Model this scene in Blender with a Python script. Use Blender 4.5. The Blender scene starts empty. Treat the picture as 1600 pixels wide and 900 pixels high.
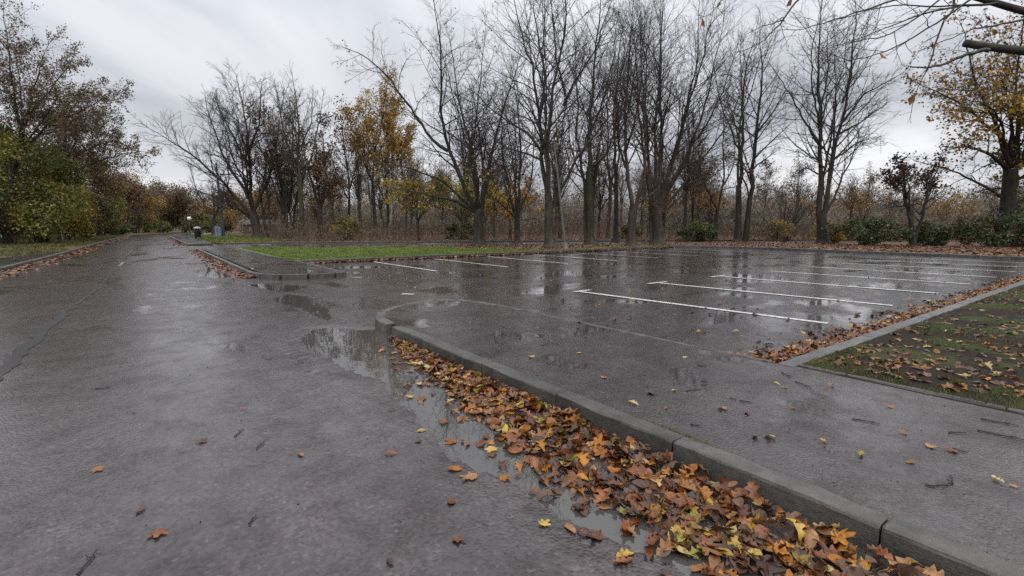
import bpy, math, random
import numpy as np
from mathutils import Vector, Matrix

# ------------------------------------------------------------------ camera, sky, sun, exposure
scene = bpy.context.scene
YAW = math.radians(36.46)                       # the road runs along +Y, the camera looks to the right of it
cam_data = bpy.data.cameras.new('camera')
cam_data.sensor_width = 36.0
cam_data.lens = 17.37
cam_data.clip_start = 0.05
cam_data.clip_end = 3000
cam = bpy.data.objects.new('camera', cam_data)
scene.collection.objects.link(cam)
cam.location = (0, 0, 1.3)
cam.rotation_euler = (math.radians(90 - 7.24), 0, -YAW)
scene.camera = cam
scene.render.resolution_x, scene.render.resolution_y = 1024, 576

SUN_EL, SUN_AZ = math.radians(52), math.radians(200)      # soft sun above the cloud, behind the camera
world = bpy.data.worlds.new('World')
scene.world = world
world.use_nodes = True
wt = world.node_tree
wn, wl = wt.nodes, wt.links
bg = wn['Background']
bg.inputs['Strength'].default_value = 0.1
sky = wn.new('ShaderNodeTexSky')
sky.sky_type = 'NISHITA'
sky.sun_disc = False
sky.sun_elevation = SUN_EL
sky.sun_rotation = SUN_AZ
sky.dust_density = 3.0
tc = wn.new('ShaderNodeTexCoord')
sep = wn.new('ShaderNodeSeparateXYZ'); wl.new(tc.outputs['Generated'], sep.inputs[0])
# cloud deck: project the view direction on a flat layer so that clouds flatten towards the horizon
zc = wn.new('ShaderNodeMath'); zc.operation = 'MAXIMUM'; zc.inputs[1].default_value = 0.0; wl.new(sep.outputs['Z'], zc.inputs[0])
za = wn.new('ShaderNodeMath'); za.operation = 'ADD'; za.inputs[1].default_value = 0.22; wl.new(zc.outputs[0], za.inputs[0])
dx = wn.new('ShaderNodeMath'); dx.operation = 'DIVIDE'; wl.new(sep.outputs['X'], dx.inputs[0]); wl.new(za.outputs[0], dx.inputs[1])
dy = wn.new('ShaderNodeMath'); dy.operation = 'DIVIDE'; wl.new(sep.outputs['Y'], dy.inputs[0]); wl.new(za.outputs[0], dy.inputs[1])
cmb = wn.new('ShaderNodeCombineXYZ'); wl.new(dx.outputs[0], cmb.inputs[0]); wl.new(dy.outputs[0], cmb.inputs[1])
cmb.inputs[2].default_value = 3.1
n1 = wn.new('ShaderNodeTexNoise'); n1.inputs['Scale'].default_value = 0.7; n1.inputs['Detail'].default_value = 7; n1.inputs['Roughness'].default_value = 0.5
n1.inputs['Distortion'].default_value = 0.5
wl.new(cmb.outputs[0], n1.inputs['Vector'])
ramp = wn.new('ShaderNodeValToRGB')
ramp.color_ramp.interpolation = 'EASE'
ramp.color_ramp.elements[0].position = 0.36; ramp.color_ramp.elements[0].color = (3.55, 3.68, 4.05, 1)
ramp.color_ramp.elements[1].position = 0.64; ramp.color_ramp.elements[1].color = (7.3, 7.35, 7.55, 1)
e = ramp.color_ramp.elements.new(0.5); e.color = (5.4, 5.5, 5.8, 1)
wl.new(n1.outputs['Fac'], ramp.inputs['Fac'])
# overcast skies are brighter overhead than at the horizon
gz = wn.new('ShaderNodeMapRange'); gz.inputs['From Min'].default_value = 0.0; gz.inputs['From Max'].default_value = 1.0
gz.inputs['To Min'].default_value = 0.95; gz.inputs['To Max'].default_value = 2.9
zp = wn.new('ShaderNodeMath'); zp.operation = 'POWER'; zp.inputs[1].default_value = 1.7; wl.new(zc.outputs[0], zp.inputs[0])
wl.new(zp.outputs[0], gz.inputs['Value'])
cl = wn.new('ShaderNodeVectorMath'); cl.operation = 'SCALE'
wl.new(ramp.outputs['Color'], cl.inputs[0]); wl.new(gz.outputs[0], cl.inputs['Scale'])
mx = wn.new('ShaderNodeMix'); mx.data_type = 'RGBA'; mx.inputs['Factor'].default_value = 0.94
wl.new(sky.outputs[0], mx.inputs['A']); wl.new(cl.outputs[0], mx.inputs['B'])
wl.new(mx.outputs['Result'], bg.inputs['Color'])

sun_data = bpy.data.lights.new('sun', 'SUN')
sun_data.energy = 0.7
sun_data.angle = math.radians(45)
sun_data.color = (1.0, 0.97, 0.93)
sun = bpy.data.objects.new('sun', sun_data)
scene.collection.objects.link(sun)
sd = Vector((math.cos(SUN_EL) * math.sin(SUN_AZ), math.cos(SUN_EL) * math.cos(SUN_AZ), math.sin(SUN_EL)))
sun.rotation_euler = (-sd).to_track_quat('-Z', 'Y').to_euler()

scene.view_settings.view_transform = 'Standard'
scene.view_settings.look = 'None'
scene.view_settings.exposure = 0.48
scene.view_settings.gamma = 1.0
scene.view_settings.use_curve_mapping = False
scene.cycles.max_bounces = 6
scene.cycles.transparent_max_bounces = 12
scene.cycles.use_denoising = False

# ------------------------------------------------------------------ helpers
C = scene.collection
A = YAW
RNG = np.random.default_rng(11)
random.seed(5)

def link(o, parent=None):
    C.objects.link(o)
    if parent is not None:
        o.parent = parent
    return o

def tag(o, label=None, cat=None, group=None, kind=None):
    if label: o['label'] = label
    if cat: o['category'] = cat
    if group: o['group'] = group
    if kind: o['kind'] = kind
    return o

def empty(name, loc, rz=0.0):
    o = bpy.data.objects.new(name, None)
    o.empty_display_size = 0.2
    o.location = loc
    o.rotation_euler = (0, 0, rz)
    return link(o)

def np_mesh(name, verts, faces, mats, mat_idx=None, smooth=True):
    """faces: list of int arrays, each (n, k)"""
    me = bpy.data.meshes.new(name)
    verts = np.asarray(verts, np.float32)
    faces = [np.asarray(f, np.int32) for f in faces if len(f)]
    me.vertices.add(len(verts)); me.vertices.foreach_set('co', verts.ravel())
    nl = sum(f.size for f in faces); npoly = sum(len(f) for f in faces)
    me.loops.add(nl); me.loops.foreach_set('vertex_index', np.concatenate([f.ravel() for f in faces]))
    me.polygons.add(npoly)
    tot = np.concatenate([np.full(len(f), f.shape[1], np.int32) for f in faces])
    me.polygons.foreach_set('loop_start', np.concatenate([[0], np.cumsum(tot)[:-1]]).astype(np.int32))
    me.polygons.foreach_set('loop_total', tot)
    me.polygons.foreach_set('use_smooth', np.full(npoly, smooth))
    if mat_idx is not None:
        me.polygons.foreach_set('material_index', np.asarray(mat_idx, np.int32))
    for m in (mats if isinstance(mats, (list, tuple)) else [mats]):
        me.materials.append(m)
    me.update(calc_edges=True)
    me.validate()
    return me

def obj(name, me, parent=None, loc=None):
    o = bpy.data.objects.new(name, me)
    if loc is not None: o.location = loc
    return link(o, parent)

class MB:
    """collects simple shapes into one mesh"""
    def __init__(s): s.v = []; s.f = []
    def poly(s, pts, faces):
        b = len(s.v); s.v += [tuple(p) for p in pts]; s.f += [tuple(b + i for i in f) for f in faces]; return s
    def box(s, c, d, bev=0.0, rz=0.0, taper=1.0):
        x, y, z = d[0] / 2, d[1] / 2, d[2] / 2
        b = min(bev, x * .9, y * .9, z * .9)
        rings = []
        def ring(zz, ix, iy, k=1.0):
            if b > 0:
                p = [(x - ix, y - iy - b), (x - ix - b, y - iy), (-x + ix + b, y - iy), (-x + ix, y - iy - b), (-x + ix, -y + iy + b), (-x + ix + b, -y + iy), (x - ix - b, -y + iy), (x - ix, -y + iy + b)]
            else:
                p = [(x, y), (-x, y), (-x, -y), (x, -y)]
            return [(px * k, py * k, zz) for px, py in p]
        if b > 0:
            rings = [ring(-z, b * .6, b * .6), ring(-z + b, 0, 0), ring(z - b, 0, 0, taper), ring(z, b * .6, b * .6, taper)]
        else:
            rings = [ring(-z, 0, 0), ring(z, 0, 0, taper)]
        n = len(rings[0]); pts = [p for r in rings for p in r]
        cs, sn = math.cos(rz), math.sin(rz)
        pts = [(c[0] + px * cs - py * sn, c[1] + px * sn + py * cs, c[2] + pz) for px, py, pz in pts]
        f = []
        for r in range(len(rings) - 1):
            for i in range(n):
                j = (i + 1) % n
                f.append((r * n + i, r * n + j, (r + 1) * n + j, (r + 1) * n + i))
        f.append(tuple(reversed(range(n)))); f.append(tuple(range((len(rings) - 1) * n, len(rings) * n)))
        return s.poly(pts, f)
    def lathe(s, c, prof, n=16):
        pts = []
        for r, z in prof:
            for i in range(n):
                a = 2 * math.pi * i / n
                pts.append((c[0] + r * math.cos(a), c[1] + r * math.sin(a), c[2] + z))
        f = []
        for k in range(len(prof) - 1):
            for i in range(n):
                j = (i + 1) % n
                f.append((k * n + i, k * n + j, (k + 1) * n + j, (k + 1) * n + i))
        f.append(tuple(reversed(range(n)))); f.append(tuple(range((len(prof) - 1) * n, len(prof) * n)))
        return s.poly(pts, f)
    def build(s, name, mat, parent=None, smooth=False):
        me = bpy.data.meshes.new(name)
        me.from_pydata(s.v, [], s.f); me.materials.append(mat)
        if smooth:
            for p in me.polygons: p.use_smooth = True
        me.update()
        return obj(name, me, parent)

# ------------------------------------------------------------------ materials
def new_mat(name):
    m = bpy.data.materials.new(name); m.use_nodes = True
    nt = m.node_tree
    return m, nt, nt.nodes, nt.links, nt.nodes['Principled BSDF']

def nnode(nodes, kind, **kw):
    n = nodes.new(kind)
    for k, v in kw.items():
        if k in n.inputs: n.inputs[k].default_value = v
        else: setattr(n, k, v)
    return n

def noise(nodes, links, vec, scale, detail=3.0, rough=0.5, dist=0.0):
    n = nnode(nodes, 'ShaderNodeTexNoise', Scale=scale, Detail=detail, Roughness=rough, Distortion=dist)
    if vec is not None: links.new(vec, n.inputs['Vector'])
    return n.outputs['Fac']

def remap(nodes, links, val, a, b, c, d, smooth=True):
    n = nodes.new('ShaderNodeMapRange')
    n.interpolation_type = 'SMOOTHSTEP' if smooth else 'LINEAR'
    n.inputs['From Min'].default_value = a; n.inputs['From Max'].default_value = b
    n.inputs['To Min'].default_value = c; n.inputs['To Max'].default_value = d
    links.new(val, n.inputs['Value'])
    return n.outputs[0]

def mixc(nodes, links, fac, ca, cb):
    n = nodes.new('ShaderNodeMix'); n.data_type = 'RGBA'
    if isinstance(fac, (int, float)): n.inputs['Factor'].default_value = fac
    else: links.new(fac, n.inputs['Factor'])
    for key, c in (('A', ca), ('B', cb)):
        if isinstance(c, tuple): n.inputs[key].default_value = (*c, 1) if len(c) == 3 else c
        else: links.new(c, n.inputs[key])
    return n.outputs['Result']

def math_(nodes, links, op, a, b=None):
    n = nodes.new('ShaderNodeMath'); n.operation = op
    for i, x in enumerate((a, b)):
        if x is None: continue
        if isinstance(x, (int, float)): n.inputs[i].default_value = x
        else: links.new(x, n.inputs[i])
    return n.outputs[0]

def bump(nodes, links, h, strength, dist, normal=None):
    n = nnode(nodes, 'ShaderNodeBump', Strength=1.0, Distance=dist)
    if isinstance(strength, (int, float)): n.inputs['Strength'].default_value = strength
    else: links.new(strength, n.inputs['Strength'])
    links.new(h, n.inputs['Height'])
    if normal is not None: links.new(normal, n.inputs['Normal'])
    return n.outputs[0]

def wet_asphalt(name, c0, c1, film_lo=0.46, film_hi=0.62, agg=95.0, seed=0.0, stretch=(1, 1, 1), fs=.75, bmp=.2, cr=.11):
    m, nt, N, L, P = new_mat(name)
    t = N.new('ShaderNodeTexCoord')
    mp = nnode(N, 'ShaderNodeMapping'); mp.inputs['Location'].default_value = (seed, seed * .7, 0); L.new(t.outputs['Object'], mp.inputs['Vector'])
    mps = nnode(N, 'ShaderNodeMapping'); mps.inputs['Location'].default_value = (seed, seed * .7, 0); mps.inputs['Scale'].default_value = stretch
    L.new(t.outputs['Object'], mps.inputs['Vector'])
    v = mp.outputs[0]
    vor = nnode(N, 'ShaderNodeTexVoronoi', Scale=agg); L.new(v, vor.inputs['Vector'])
    vor.inputs['Randomness'].default_value = 1.0
    f1 = noise(N, L, v, 260, 2)
    f2 = noise(N, L, v, 7, 5, .6)
    film_n = noise(N, L, mps.outputs[0], fs, 6, .55, .3)
    film = remap(N, L, film_n, film_lo, film_hi, 0.0, 1.0)
    dry = remap(N, L, noise(N, L, v, 5, 5, .7), .35, .65, .7, 1.25)
    # colour: dark binder, paler stones, worn patches
    worn = remap(N, L, noise(N, L, v, 1.6, 6, .6), .35, .7, 0, 1)
    base = mixc(N, L, worn, c0, c1)
    base = mixc(N, L, remap(N, L, f2, .3, .75, 0, .55), base, (c0[0] * .6, c0[1] * .6, c0[2] * .6))
    sepc = N.new('ShaderNodeSeparateColor'); L.new(vor.outputs['Color'], sepc.inputs[0])
    stone = remap(N, L, sepc.outputs[0], .90, .99, 0, .22)
    base = mixc(N, L, stone, base, (.12, .112, .108))
    cellv = N.new('ShaderNodeVectorMath'); cellv.operation = 'SCALE'; L.new(base, cellv.inputs[0]); L.new(remap(N, L, sepc.outputs[1], 0, 1, .45, 1.7, False), cellv.inputs['Scale']); base = cellv.outputs[0]
    L.new(base, P.inputs['Base Color'])
    L.new(remap(N, L, film_n, film_lo, film_hi, .5, .32), P.inputs['Roughness'])
    h = math_(N, L, 'ADD', math_(N, L, 'MULTIPLY', vor.outputs['Distance'], -1.0), math_(N, L, 'MULTIPLY', f1, .35))
    b1 = bump(N, L, h, remap(N, L, film, 0, 1, .75, .25, False), .006)
    broad = noise(N, L, v, 24, 4, .62)
    b1 = bump(N, L, broad, .35, .012, b1)
    L.new(b1, P.inputs['Normal'])
    # water film
    L.new(remap(N, L, noise(N, L, v, 3.4, 7, .72), .36, .58, .62, 1.0), P.inputs['Coat Weight'])
    P.inputs['Coat IOR'].default_value = 1.58
    L.new(remap(N, L, film, 0, 1, cr, .02, False), P.inputs['Coat Roughness'])
    b2 = bump(N, L, h, math_(N, L, 'MULTIPLY', remap(N, L, film, 0, 1, bmp, .008, False), dry), .006)
    b2 = bump(N, L, broad, remap(N, L, film, 0, 1, .07, .006, False), .012, b2)
    b2 = bump(N, L, noise(N, L, v, 2.6, 3, .5), .03, .03, b2)
    L.new(b2, P.inputs['Coat Normal'])
    P.inputs['Specular IOR Level'].default_value = .15
    return m

def concrete(name, c0, c1, wet=.5, stain=(.05, .05, .035)):
    m, nt, N, L, P = new_mat(name)
    t = N.new('ShaderNodeTexCoord'); oi = N.new('ShaderNodeObjectInfo')
    add = N.new('ShaderNodeVectorMath'); add.operation = 'ADD'
    g = N.new('ShaderNodeNewGeometry')
    L.new(g.outputs['Position'], add.inputs[0])
    v = g.outputs['Position']
    base = mixc(N, L, remap(N, L, noise(N, L, v, 5, 6, .65), .3, .7, 0, 1), c0, c1)
    base = mixc(N, L, remap(N, L, noise(N, L, v, 120, 2), .55, .75, 0, .5), base, (c1[0] * 1.5, c1[1] * 1.5, c1[2] * 1.45))
    base = mixc(N, L, remap(N, L, noise(N, L, v, 2.3, 5, .7, .6), .5, .72, 0, .75), base, stain)
    hs = N.new('ShaderNodeHueSaturation'); L.new(base, hs.inputs['Color'])
    L.new(remap(N, L, oi.outputs['Random'], 0, 1, .78, 1.2, False), hs.inputs['Value'])
    L.new(hs.outputs[0], P.inputs['Base Color'])
    L.new(remap(N, L, noise(N, L, v, 14, 4), .3, .7, .38, .62), P.inputs['Roughness'])
    h = math_(N, L, 'ADD', noise(N, L, v, 160, 3, .7), math_(N, L, 'MULTIPLY', noise(N, L, v, 25, 4), 1.5))
    L.new(bump(N, L, h, .8, .008), P.inputs['Normal'])
    P.inputs['Coat Weight'].default_value = wet; P.inputs['Coat Roughness'].default_value = .3; P.inputs['Coat IOR'].default_value = 1.33
    return m

def simple(name, c, rough=.6, var=.25, scale=8, metal=0.0, coat=0.0, bumpd=0.0):
    m, nt, N, L, P = new_mat(name)
    t = N.new('ShaderNodeTexCoord')
    n = noise(N, L, t.outputs['Object'], scale, 5, .6)
    L.new(mixc(N, L, remap(N, L, n, .3, .7, 0, 1), tuple(x * (1 - var) for x in c), tuple(min(1, x * (1 + var)) for x in c)), P.inputs['Base Color'])
    P.inputs['Roughness'].default_value = rough; P.inputs['Metallic'].default_value = metal
    P.inputs['Coat Weight'].default_value = coat
    if bumpd: L.new(bump(N, L, n, .6, bumpd), P.inputs['Normal'])
    return m

def bark(name, c0, c1, moss=0.0, scale=9):
    m, nt, N, L, P = new_mat(name)
    t = N.new('ShaderNodeTexCoord')
    mp = nnode(N, 'ShaderNodeMapping'); mp.inputs['Scale'].default_value = (1, 1, .22); L.new(t.outputs['Object'], mp.inputs['Vector'])
    n = noise(N, L, mp.outputs[0], scale, 6, .65, .5)
    base = mixc(N, L, remap(N, L, n, .32, .68, 0, 1), c0, c1)
    if moss:
        base = mixc(N, L, remap(N, L, noise(N, L, t.outputs['Object'], 1.1, 5, .6), .5, .72, 0, moss), base, (.055, .06, .026))
    L.new(base, P.inputs['Base Color'])
    P.inputs['Roughness'].default_value = .75
    P.inputs['Specular IOR Level'].default_value = .3
    L.new(bump(N, L, n, .9, .03), P.inputs['Normal'])
    return m

def leafmat(name, cols, scale=.8, trans=.35, wet=.15, rough=.55, vein=False):
    """cols: three colours mixed leaf by leaf and clump by clump"""
    m, nt, N, L, P = new_mat(name)
    g = N.new('ShaderNodeNewGeometry')
    oi = N.new('ShaderNodeObjectInfo')
    r = math_(N, L, 'FRACT', math_(N, L, 'ADD', g.outputs['Random Per Island'], oi.outputs['Random']))
    cl = noise(N, L, g.outputs['Position'], scale, 3)
    f = math_(N, L, 'ADD', math_(N, L, 'MULTIPLY', r, .55), math_(N, L, 'MULTIPLY', remap(N, L, cl, .3, .7, 0, 1), .45))
    rp = N.new('ShaderNodeValToRGB'); el = rp.color_ramp.elements
    el[0].position = .12; el[0].color = (*cols[0], 1); el[1].position = .88; el[1].color = (*cols[2], 1)
    k = el.new(.5); k.color = (*cols[1], 1)
    L.new(f, rp.inputs['Fac'])
    base = rp.outputs[0]
    if vein:
        t = N.new('ShaderNodeTexCoord')
        base = mixc(N, L, remap(N, L, noise(N, L, g.outputs['Position'], 45, 5, .65), .42, .72, 0, .6), base, tuple(x * .42 for x in cols[0]))
        sp = noise(N, L, g.outputs['Position'], 190, 2)
        base = mixc(N, L, remap(N, L, sp, .62, .72, 0, .6), base, tuple(x * .3 for x in cols[0]))
        L.new(bump(N, L, noise(N, L, g.outputs['Position'], 70, 4, .6), .5, .004), P.inputs['Normal'])
    L.new(base, P.inputs['Base Color'])
    P.inputs['Roughness'].default_value = rough
    P.inputs['Specular IOR Level'].default_value = .3
    P.inputs['Coat Weight'].default_value = wet; P.inputs['Coat Roughness'].default_value = .25
    if trans:
        tr = N.new('ShaderNodeBsdfTranslucent'); L.new(base, tr.inputs['Color'])
        ms = N.new('ShaderNodeMixShader'); ms.inputs[0].default_value = trans
        L.new(P.outputs[0], ms.inputs[1]); L.new(tr.outputs[0], ms.inputs[2])
        L.new(ms.outputs[0], N['Material Output'].inputs['Surface'])
    return m

def ground_mat(name, layers, bump_d=.02, rough=.8, wet=0.0, fine=60, spec=.2):
    """layers: list of (colour a, colour b, noise scale, lo, hi) painted over one another by coverage"""
    m, nt, N, L, P = new_mat(name)
    g = N.new('ShaderNodeNewGeometry'); v = g.outputs['Position']
    base = None
    for i, (ca, cb, sc, lo, hi, off) in enumerate(layers):
        mp = nnode(N, 'ShaderNodeMapping'); mp.inputs['Location'].default_value = (off, off * 1.7, 0); L.new(v, mp.inputs['Vector'])
        col = mixc(N, L, remap(N, L, noise(N, L, mp.outputs[0], fine, 4, .65), .32, .68, 0, 1), ca, cb)
        if base is None: base = col
        else: base = mixc(N, L, remap(N, L, noise(N, L, mp.outputs[0], sc, 6, .62), lo, hi, 0, 1), base, col)
    L.new(base, P.inputs['Base Color'])
    P.inputs['Roughness'].default_value = rough; P.inputs['Specular IOR Level'].default_value = spec
    P.inputs['Coat Weight'].default_value = wet; P.inputs['Coat Roughness'].default_value = .3; P.inputs['Coat IOR'].default_value = 1.33
    h = math_(N, L, 'ADD', noise(N, L, v, fine * .5, 5, .7), noise(N, L, v, fine * 2.5, 3, .7))
    L.new(bump(N, L, h, .8, bump_d), P.inputs['Normal'])
    return m

M = {}
M['road'] = wet_asphalt('wet_road_asphalt', (.023, .0145, .0145), (.051, .037, .0365), .52, .68, 62, 3.0, (1.0, .5, 1), .9, .22, .17)
M['park'] = wet_asphalt('wet_car_park_asphalt', (.019, .012, .0115), (.042, .030, .0285), .46, .62, 75, 17.0, (.7, 1.0, 1), .8)
M['path'] = wet_asphalt('wet_path_asphalt', (.018, .0115, .011), (.041, .030, .0285), .52, .60, 80, 31.0, (1, .8, 1), 1.5, .26, .13)
M['kerb'] = concrete('wet_kerb_concrete', (.032, .029, .025), (.082, .076, .066), .45, (.015, .0135, .009))
M['edging'] = concrete('wet_edging_concrete', (.055, .051, .045), (.11, .103, .092), .45, (.026, .023, .017))
M['tar'] = simple('tar_seam', (.010, .009, .009), .7, .3, 30, coat=.12)
M['mud'] = ground_mat('wet_mud_and_moss', [((.014, .0095, .006), (.045, .031, .020), 1, 0, 1, 0), ((.035, .05, .012), (.085, .10, .025), 1.5, .47, .58, 4), ((.05, .03, .015), (.10, .055, .025), 3.0, .56, .66, 9)], .07, .8, .03, 55)
def lawn_mat():
    """turf, with more and more fallen leaves over it towards the trees"""
    m, nt, N, L, P = new_mat('lawn_turf')
    g = N.new('ShaderNodeNewGeometry'); v = g.outputs['Position']
    turf = mixc(N, L, remap(N, L, noise(N, L, v, 35, 4, .65), .32, .68, 0, 1), (.045, .070, .014), (.105, .142, .03))
    leaf = mixc(N, L, remap(N, L, noise(N, L, v, 11, 4, .7), .32, .68, 0, 1), (.06, .028, .016), (.17, .080, .040))
    sp = N.new('ShaderNodeSeparateXYZ'); L.new(v, sp.inputs[0])
    cov = math_(N, L, 'ADD', math_(N, L, 'MULTIPLY', math_(N, L, 'SUBTRACT', sp.outputs[0], 13.5), .055), math_(N, L, 'MULTIPLY', math_(N, L, 'SUBTRACT', sp.outputs[1], 21.5), .05))
    cov = math_(N, L, 'ADD', math_(N, L, 'MINIMUM', math_(N, L, 'MAXIMUM', cov, -.35), .35), noise(N, L, v, .9, 6, .65))
    L.new(mixc(N, L, remap(N, L, cov, .42, .66, 0, 1), turf, leaf), P.inputs['Base Color'])
    P.inputs['Roughness'].default_value = .85
    L.new(bump(N, L, noise(N, L, v, 30, 5, .7), .8, .04), P.inputs['Normal'])
    return m
M['lawn'] = lawn_mat()
M['litter'] = ground_mat('leaf_litter_floor', [((.045, .024, .014), (.13, .064, .032), 1, 0, 1, 0), ((.04, .05, .018), (.075, .08, .03), .5, .56, .7, 6)], .05, .85, .1, 14)
M['verge'] = ground_mat('verge_turf', [((.04, .055, .016), (.085, .10, .03), 1, 0, 1, 0), ((.09, .05, .024), (.19, .10, .048), .8, .46, .58, 12)], .04, .85, .05, 25)
M['ground'] = ground_mat('far_ground', [((.045, .034, .02), (.09, .062, .034), 1, 0, 1, 0), ((.04, .055, .02), (.07, .085, .03), .08, .5, .62, 6)], .05, .9, 0, 6)
M['bark_dark'] = bark('dark_bark', (.014, .012, .010), (.05, .042, .034), .3)
M['bark_grey'] = bark('grey_brown_bark', (.022, .017, .013), (.070, .056, .043), .35)
M['bark_green'] = bark('algae_green_bark', (.022, .022, .013), (.065, .062, .038), .6)
M['bark_red'] = bark('red_brown_bark', (.022, .016, .012), (.068, .049, .037), .25)
M['bark_pale'] = bark('pale_birch_bark', (.08, .07, .06), (.34, .31, .27), .1, 5)
M['twig'] = simple('twig_bark', (.030, .023, .019), .7, .3, 3)
M['twig_brown'] = simple('brown_twig_bark', (.052, .036, .027), .7, .3, 3)
M['wet_twig'] = simple('wet_dark_twig', (.012, .009, .007), .8, .3, 40)
M['stalk'] = simple('dead_stalk', (.11, .08, .055), .8, .35, 2)
M['twig_grey'] = simple('grey_twig_bark', (.046, .037, .031), .7, .3, 3)
M['pole_grey'] = simple('weathered_grey_steel', (.085, .08, .07), .6, .2, 3, coat=.2)
M['pole_white'] = simple('off_white_post_paint', (.30, .30, .28), .6, .2, 3)
M['column'] = simple('dark_column_paint', (.07, .075, .08), .5, .2, 3)
M['blue_box'] = simple('pale_blue_cabinet_paint', (.21, .27, .36), .45, .12, 4, coat=.3)
M['black'] = simple('black_bin_plastic', (.012, .012, .013), .4, .2, 4, coat=.3)
M['bin_top'] = simple('pale_bin_hood', (.35, .35, .34), .5, .1, 5)
M['globe'] = simple('white_globe_acrylic', (.78, .79, .78), .25, .03, 4, coat=.5)
M['slab'] = simple('pale_concrete_plinth', (.22, .21, .19), .7, .2, 6)
M['hut_wall'] = simple('brown_hut_boards', (.075, .05, .036), .8, .3, 5)
M['hut_roof'] = simple('weathered_grey_roof', (.05, .047, .043), .8, .2, 3)
M['hut_panel'] = simple('pale_hut_panel', (.22, .16, .12), .8, .2, 5)

# worn white paint: holes and grime show the asphalt colour through
def paint(name, cov):
    m, nt, N, L, P = new_mat(name)
    g = N.new('ShaderNodeNewGeometry'); v = g.outputs['Position']
    w = remap(N, L, noise(N, L, v, 22, 6, .72), cov, cov + .1, 1, 0)
    col = mixc(N, L, remap(N, L, noise(N, L, v, 3, 4), .3, .7, 0, 1), (.52, .51, .48), (.72, .71, .68))
    L.new(mixc(N, L, w, (.05, .046, .045), col), P.inputs['Base Color'])
    P.inputs['Roughness'].default_value = .45
    P.inputs['Coat Weight'].default_value = .6; P.inputs['Coat Roughness'].default_value = .2; P.inputs['Coat IOR'].default_value = 1.33
    L.new(bump(N, L, noise(N, L, v, 110, 2), .4, .004), P.inputs['Normal'])
    return m
M['paint'] = paint('worn_white_paint', .54)
M['paint_faint'] = paint('almost_gone_white_paint', .40)
M['paint_old'] = paint('very_worn_white_paint', .47)

def water_mat():
    m, nt, N, L, P = new_mat('puddle_water')
    N.remove(P)
    g = N.new('ShaderNodeNewGeometry')
    fr = nnode(N, 'ShaderNodeFresnel', IOR=1.75)
    b = bump(N, L, noise(N, L, g.outputs['Position'], 6, 2), .06, .01)
    L.new(b, fr.inputs['Normal'])
    gl = N.new('ShaderNodeBsdfGlossy'); gl.inputs['Roughness'].default_value = .012; L.new(b, gl.inputs['Normal'])
    tr = N.new('ShaderNodeBsdfTransparent'); tr.inputs['Color'].default_value = (.50, .47, .43, 1)
    silt = N.new('ShaderNodeBsdfDiffuse'); silt.inputs['Color'].default_value = (.19, .178, .168, 1)      # suspended silt
    body = N.new('ShaderNodeMixShader'); body.inputs[0].default_value = .3; L.new(tr.outputs[0], body.inputs[1]); L.new(silt.outputs[0], body.inputs[2])
    ms = N.new('ShaderNodeMixShader'); L.new(fr.outputs[0], ms.inputs[0]); L.new(body.outputs[0], ms.inputs[1]); L.new(gl.outputs[0], ms.inputs[2])
    L.new(ms.outputs[0], N['Material Output'].inputs['Surface'])
    return m
M['water'] = water_mat()

LEAF = {
 'russet':  leafmat('russet_leaf', [(.055, .017, .006), (.16, .048, .012), (.28, .095, .024)], 9, .12, .32, .45, True),
 'brown':   leafmat('brown_leaf', [(.028, .013, .008), (.080, .034, .015), (.15, .066, .027)], 9, .1, .35, .45, True),
 'tan':     leafmat('tan_leaf', [(.13, .055, .020), (.25, .115, .042), (.36, .20, .08)], 9, .12, .18, .5, True),
 'orange':  leafmat('orange_leaf', [(.20, .065, .008), (.36, .13, .012), (.48, .20, .022)], 9, .15, .18, .5, True),
 'yellow':  leafmat('yellow_leaf', [(.30, .18, .028), (.44, .29, .045), (.52, .36, .08)], 9, .15, .18, .5, True),
 'pale':    leafmat('pale_yellow_leaf', [(.27, .18, .065), (.40, .29, .11), (.52, .41, .18)], 9, .12, .18, .5, True),
 'olive':   leafmat('olive_green_leaf', [(.10, .10, .012), (.20, .19, .022), (.30, .27, .04)], 9, .15, .18, .5, True),
}
F_ = {
 'dark_green': leafmat('dark_green_foliage', [(.032, .046, .012), (.08, .10, .024), (.155, .17, .04)], .9, .2),
 'olive':      leafmat('olive_foliage', [(.06, .060, .014), (.165, .15, .03), (.31, .26, .045)], .7, .25),
 'yellow':     leafmat('yellow_foliage', [(.13, .105, .015), (.33, .235, .025), (.52, .37, .04)], .8, .3),
 'gold':       leafmat('golden_foliage', [(.15, .085, .02), (.33, .19, .038), (.50, .31, .06)], .6, .3),
 'orange':     leafmat('orange_foliage', [(.16, .08, .010), (.38, .19, .016), (.55, .33, .035)], .5, .3),
 'brown':      leafmat('brown_foliage', [(.042, .023, .012), (.105, .056, .026), (.19, .105, .045)], .7, .2),
 'dark':       leafmat('dead_dark_foliage', [(.022, .015, .011), (.055, .036, .024), (.11, .07, .042)], .7, .15),
 'rust':       leafmat('rusty_foliage', [(.05, .027, .017), (.11, .057, .032), (.18, .10, .05)], .6, .25),
 'laurel':     leafmat('laurel_foliage', [(.020, .032, .012), (.045, .068, .024), (.09, .12, .045)], 1.2, .15, .2, .5),
 'scrub':      leafmat('scrub_foliage', [(.05, .042, .02), (.105, .085, .036), (.18, .145, .056)], .5, .2),
 'far':        leafmat('far_wood_foliage', [(.07, .052, .037), (.13, .096, .062), (.20, .15, .09)], .12, .2),
 'far_green':  leafmat('far_green_foliage', [(.04, .045, .026), (.085, .085, .045), (.15, .14, .07)], .12, .2),
}
F_['sliver'] = leafmat('far_twig_haze', [(.085, .068, .055), (.14, .11, .084), (.20, .16, .115)], .1, .1)
G_ = leafmat('grass_blade', [(.055, .082, .014), (.125, .17, .03), (.21, .26, .055)], 1.5, .3, .2)
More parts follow.
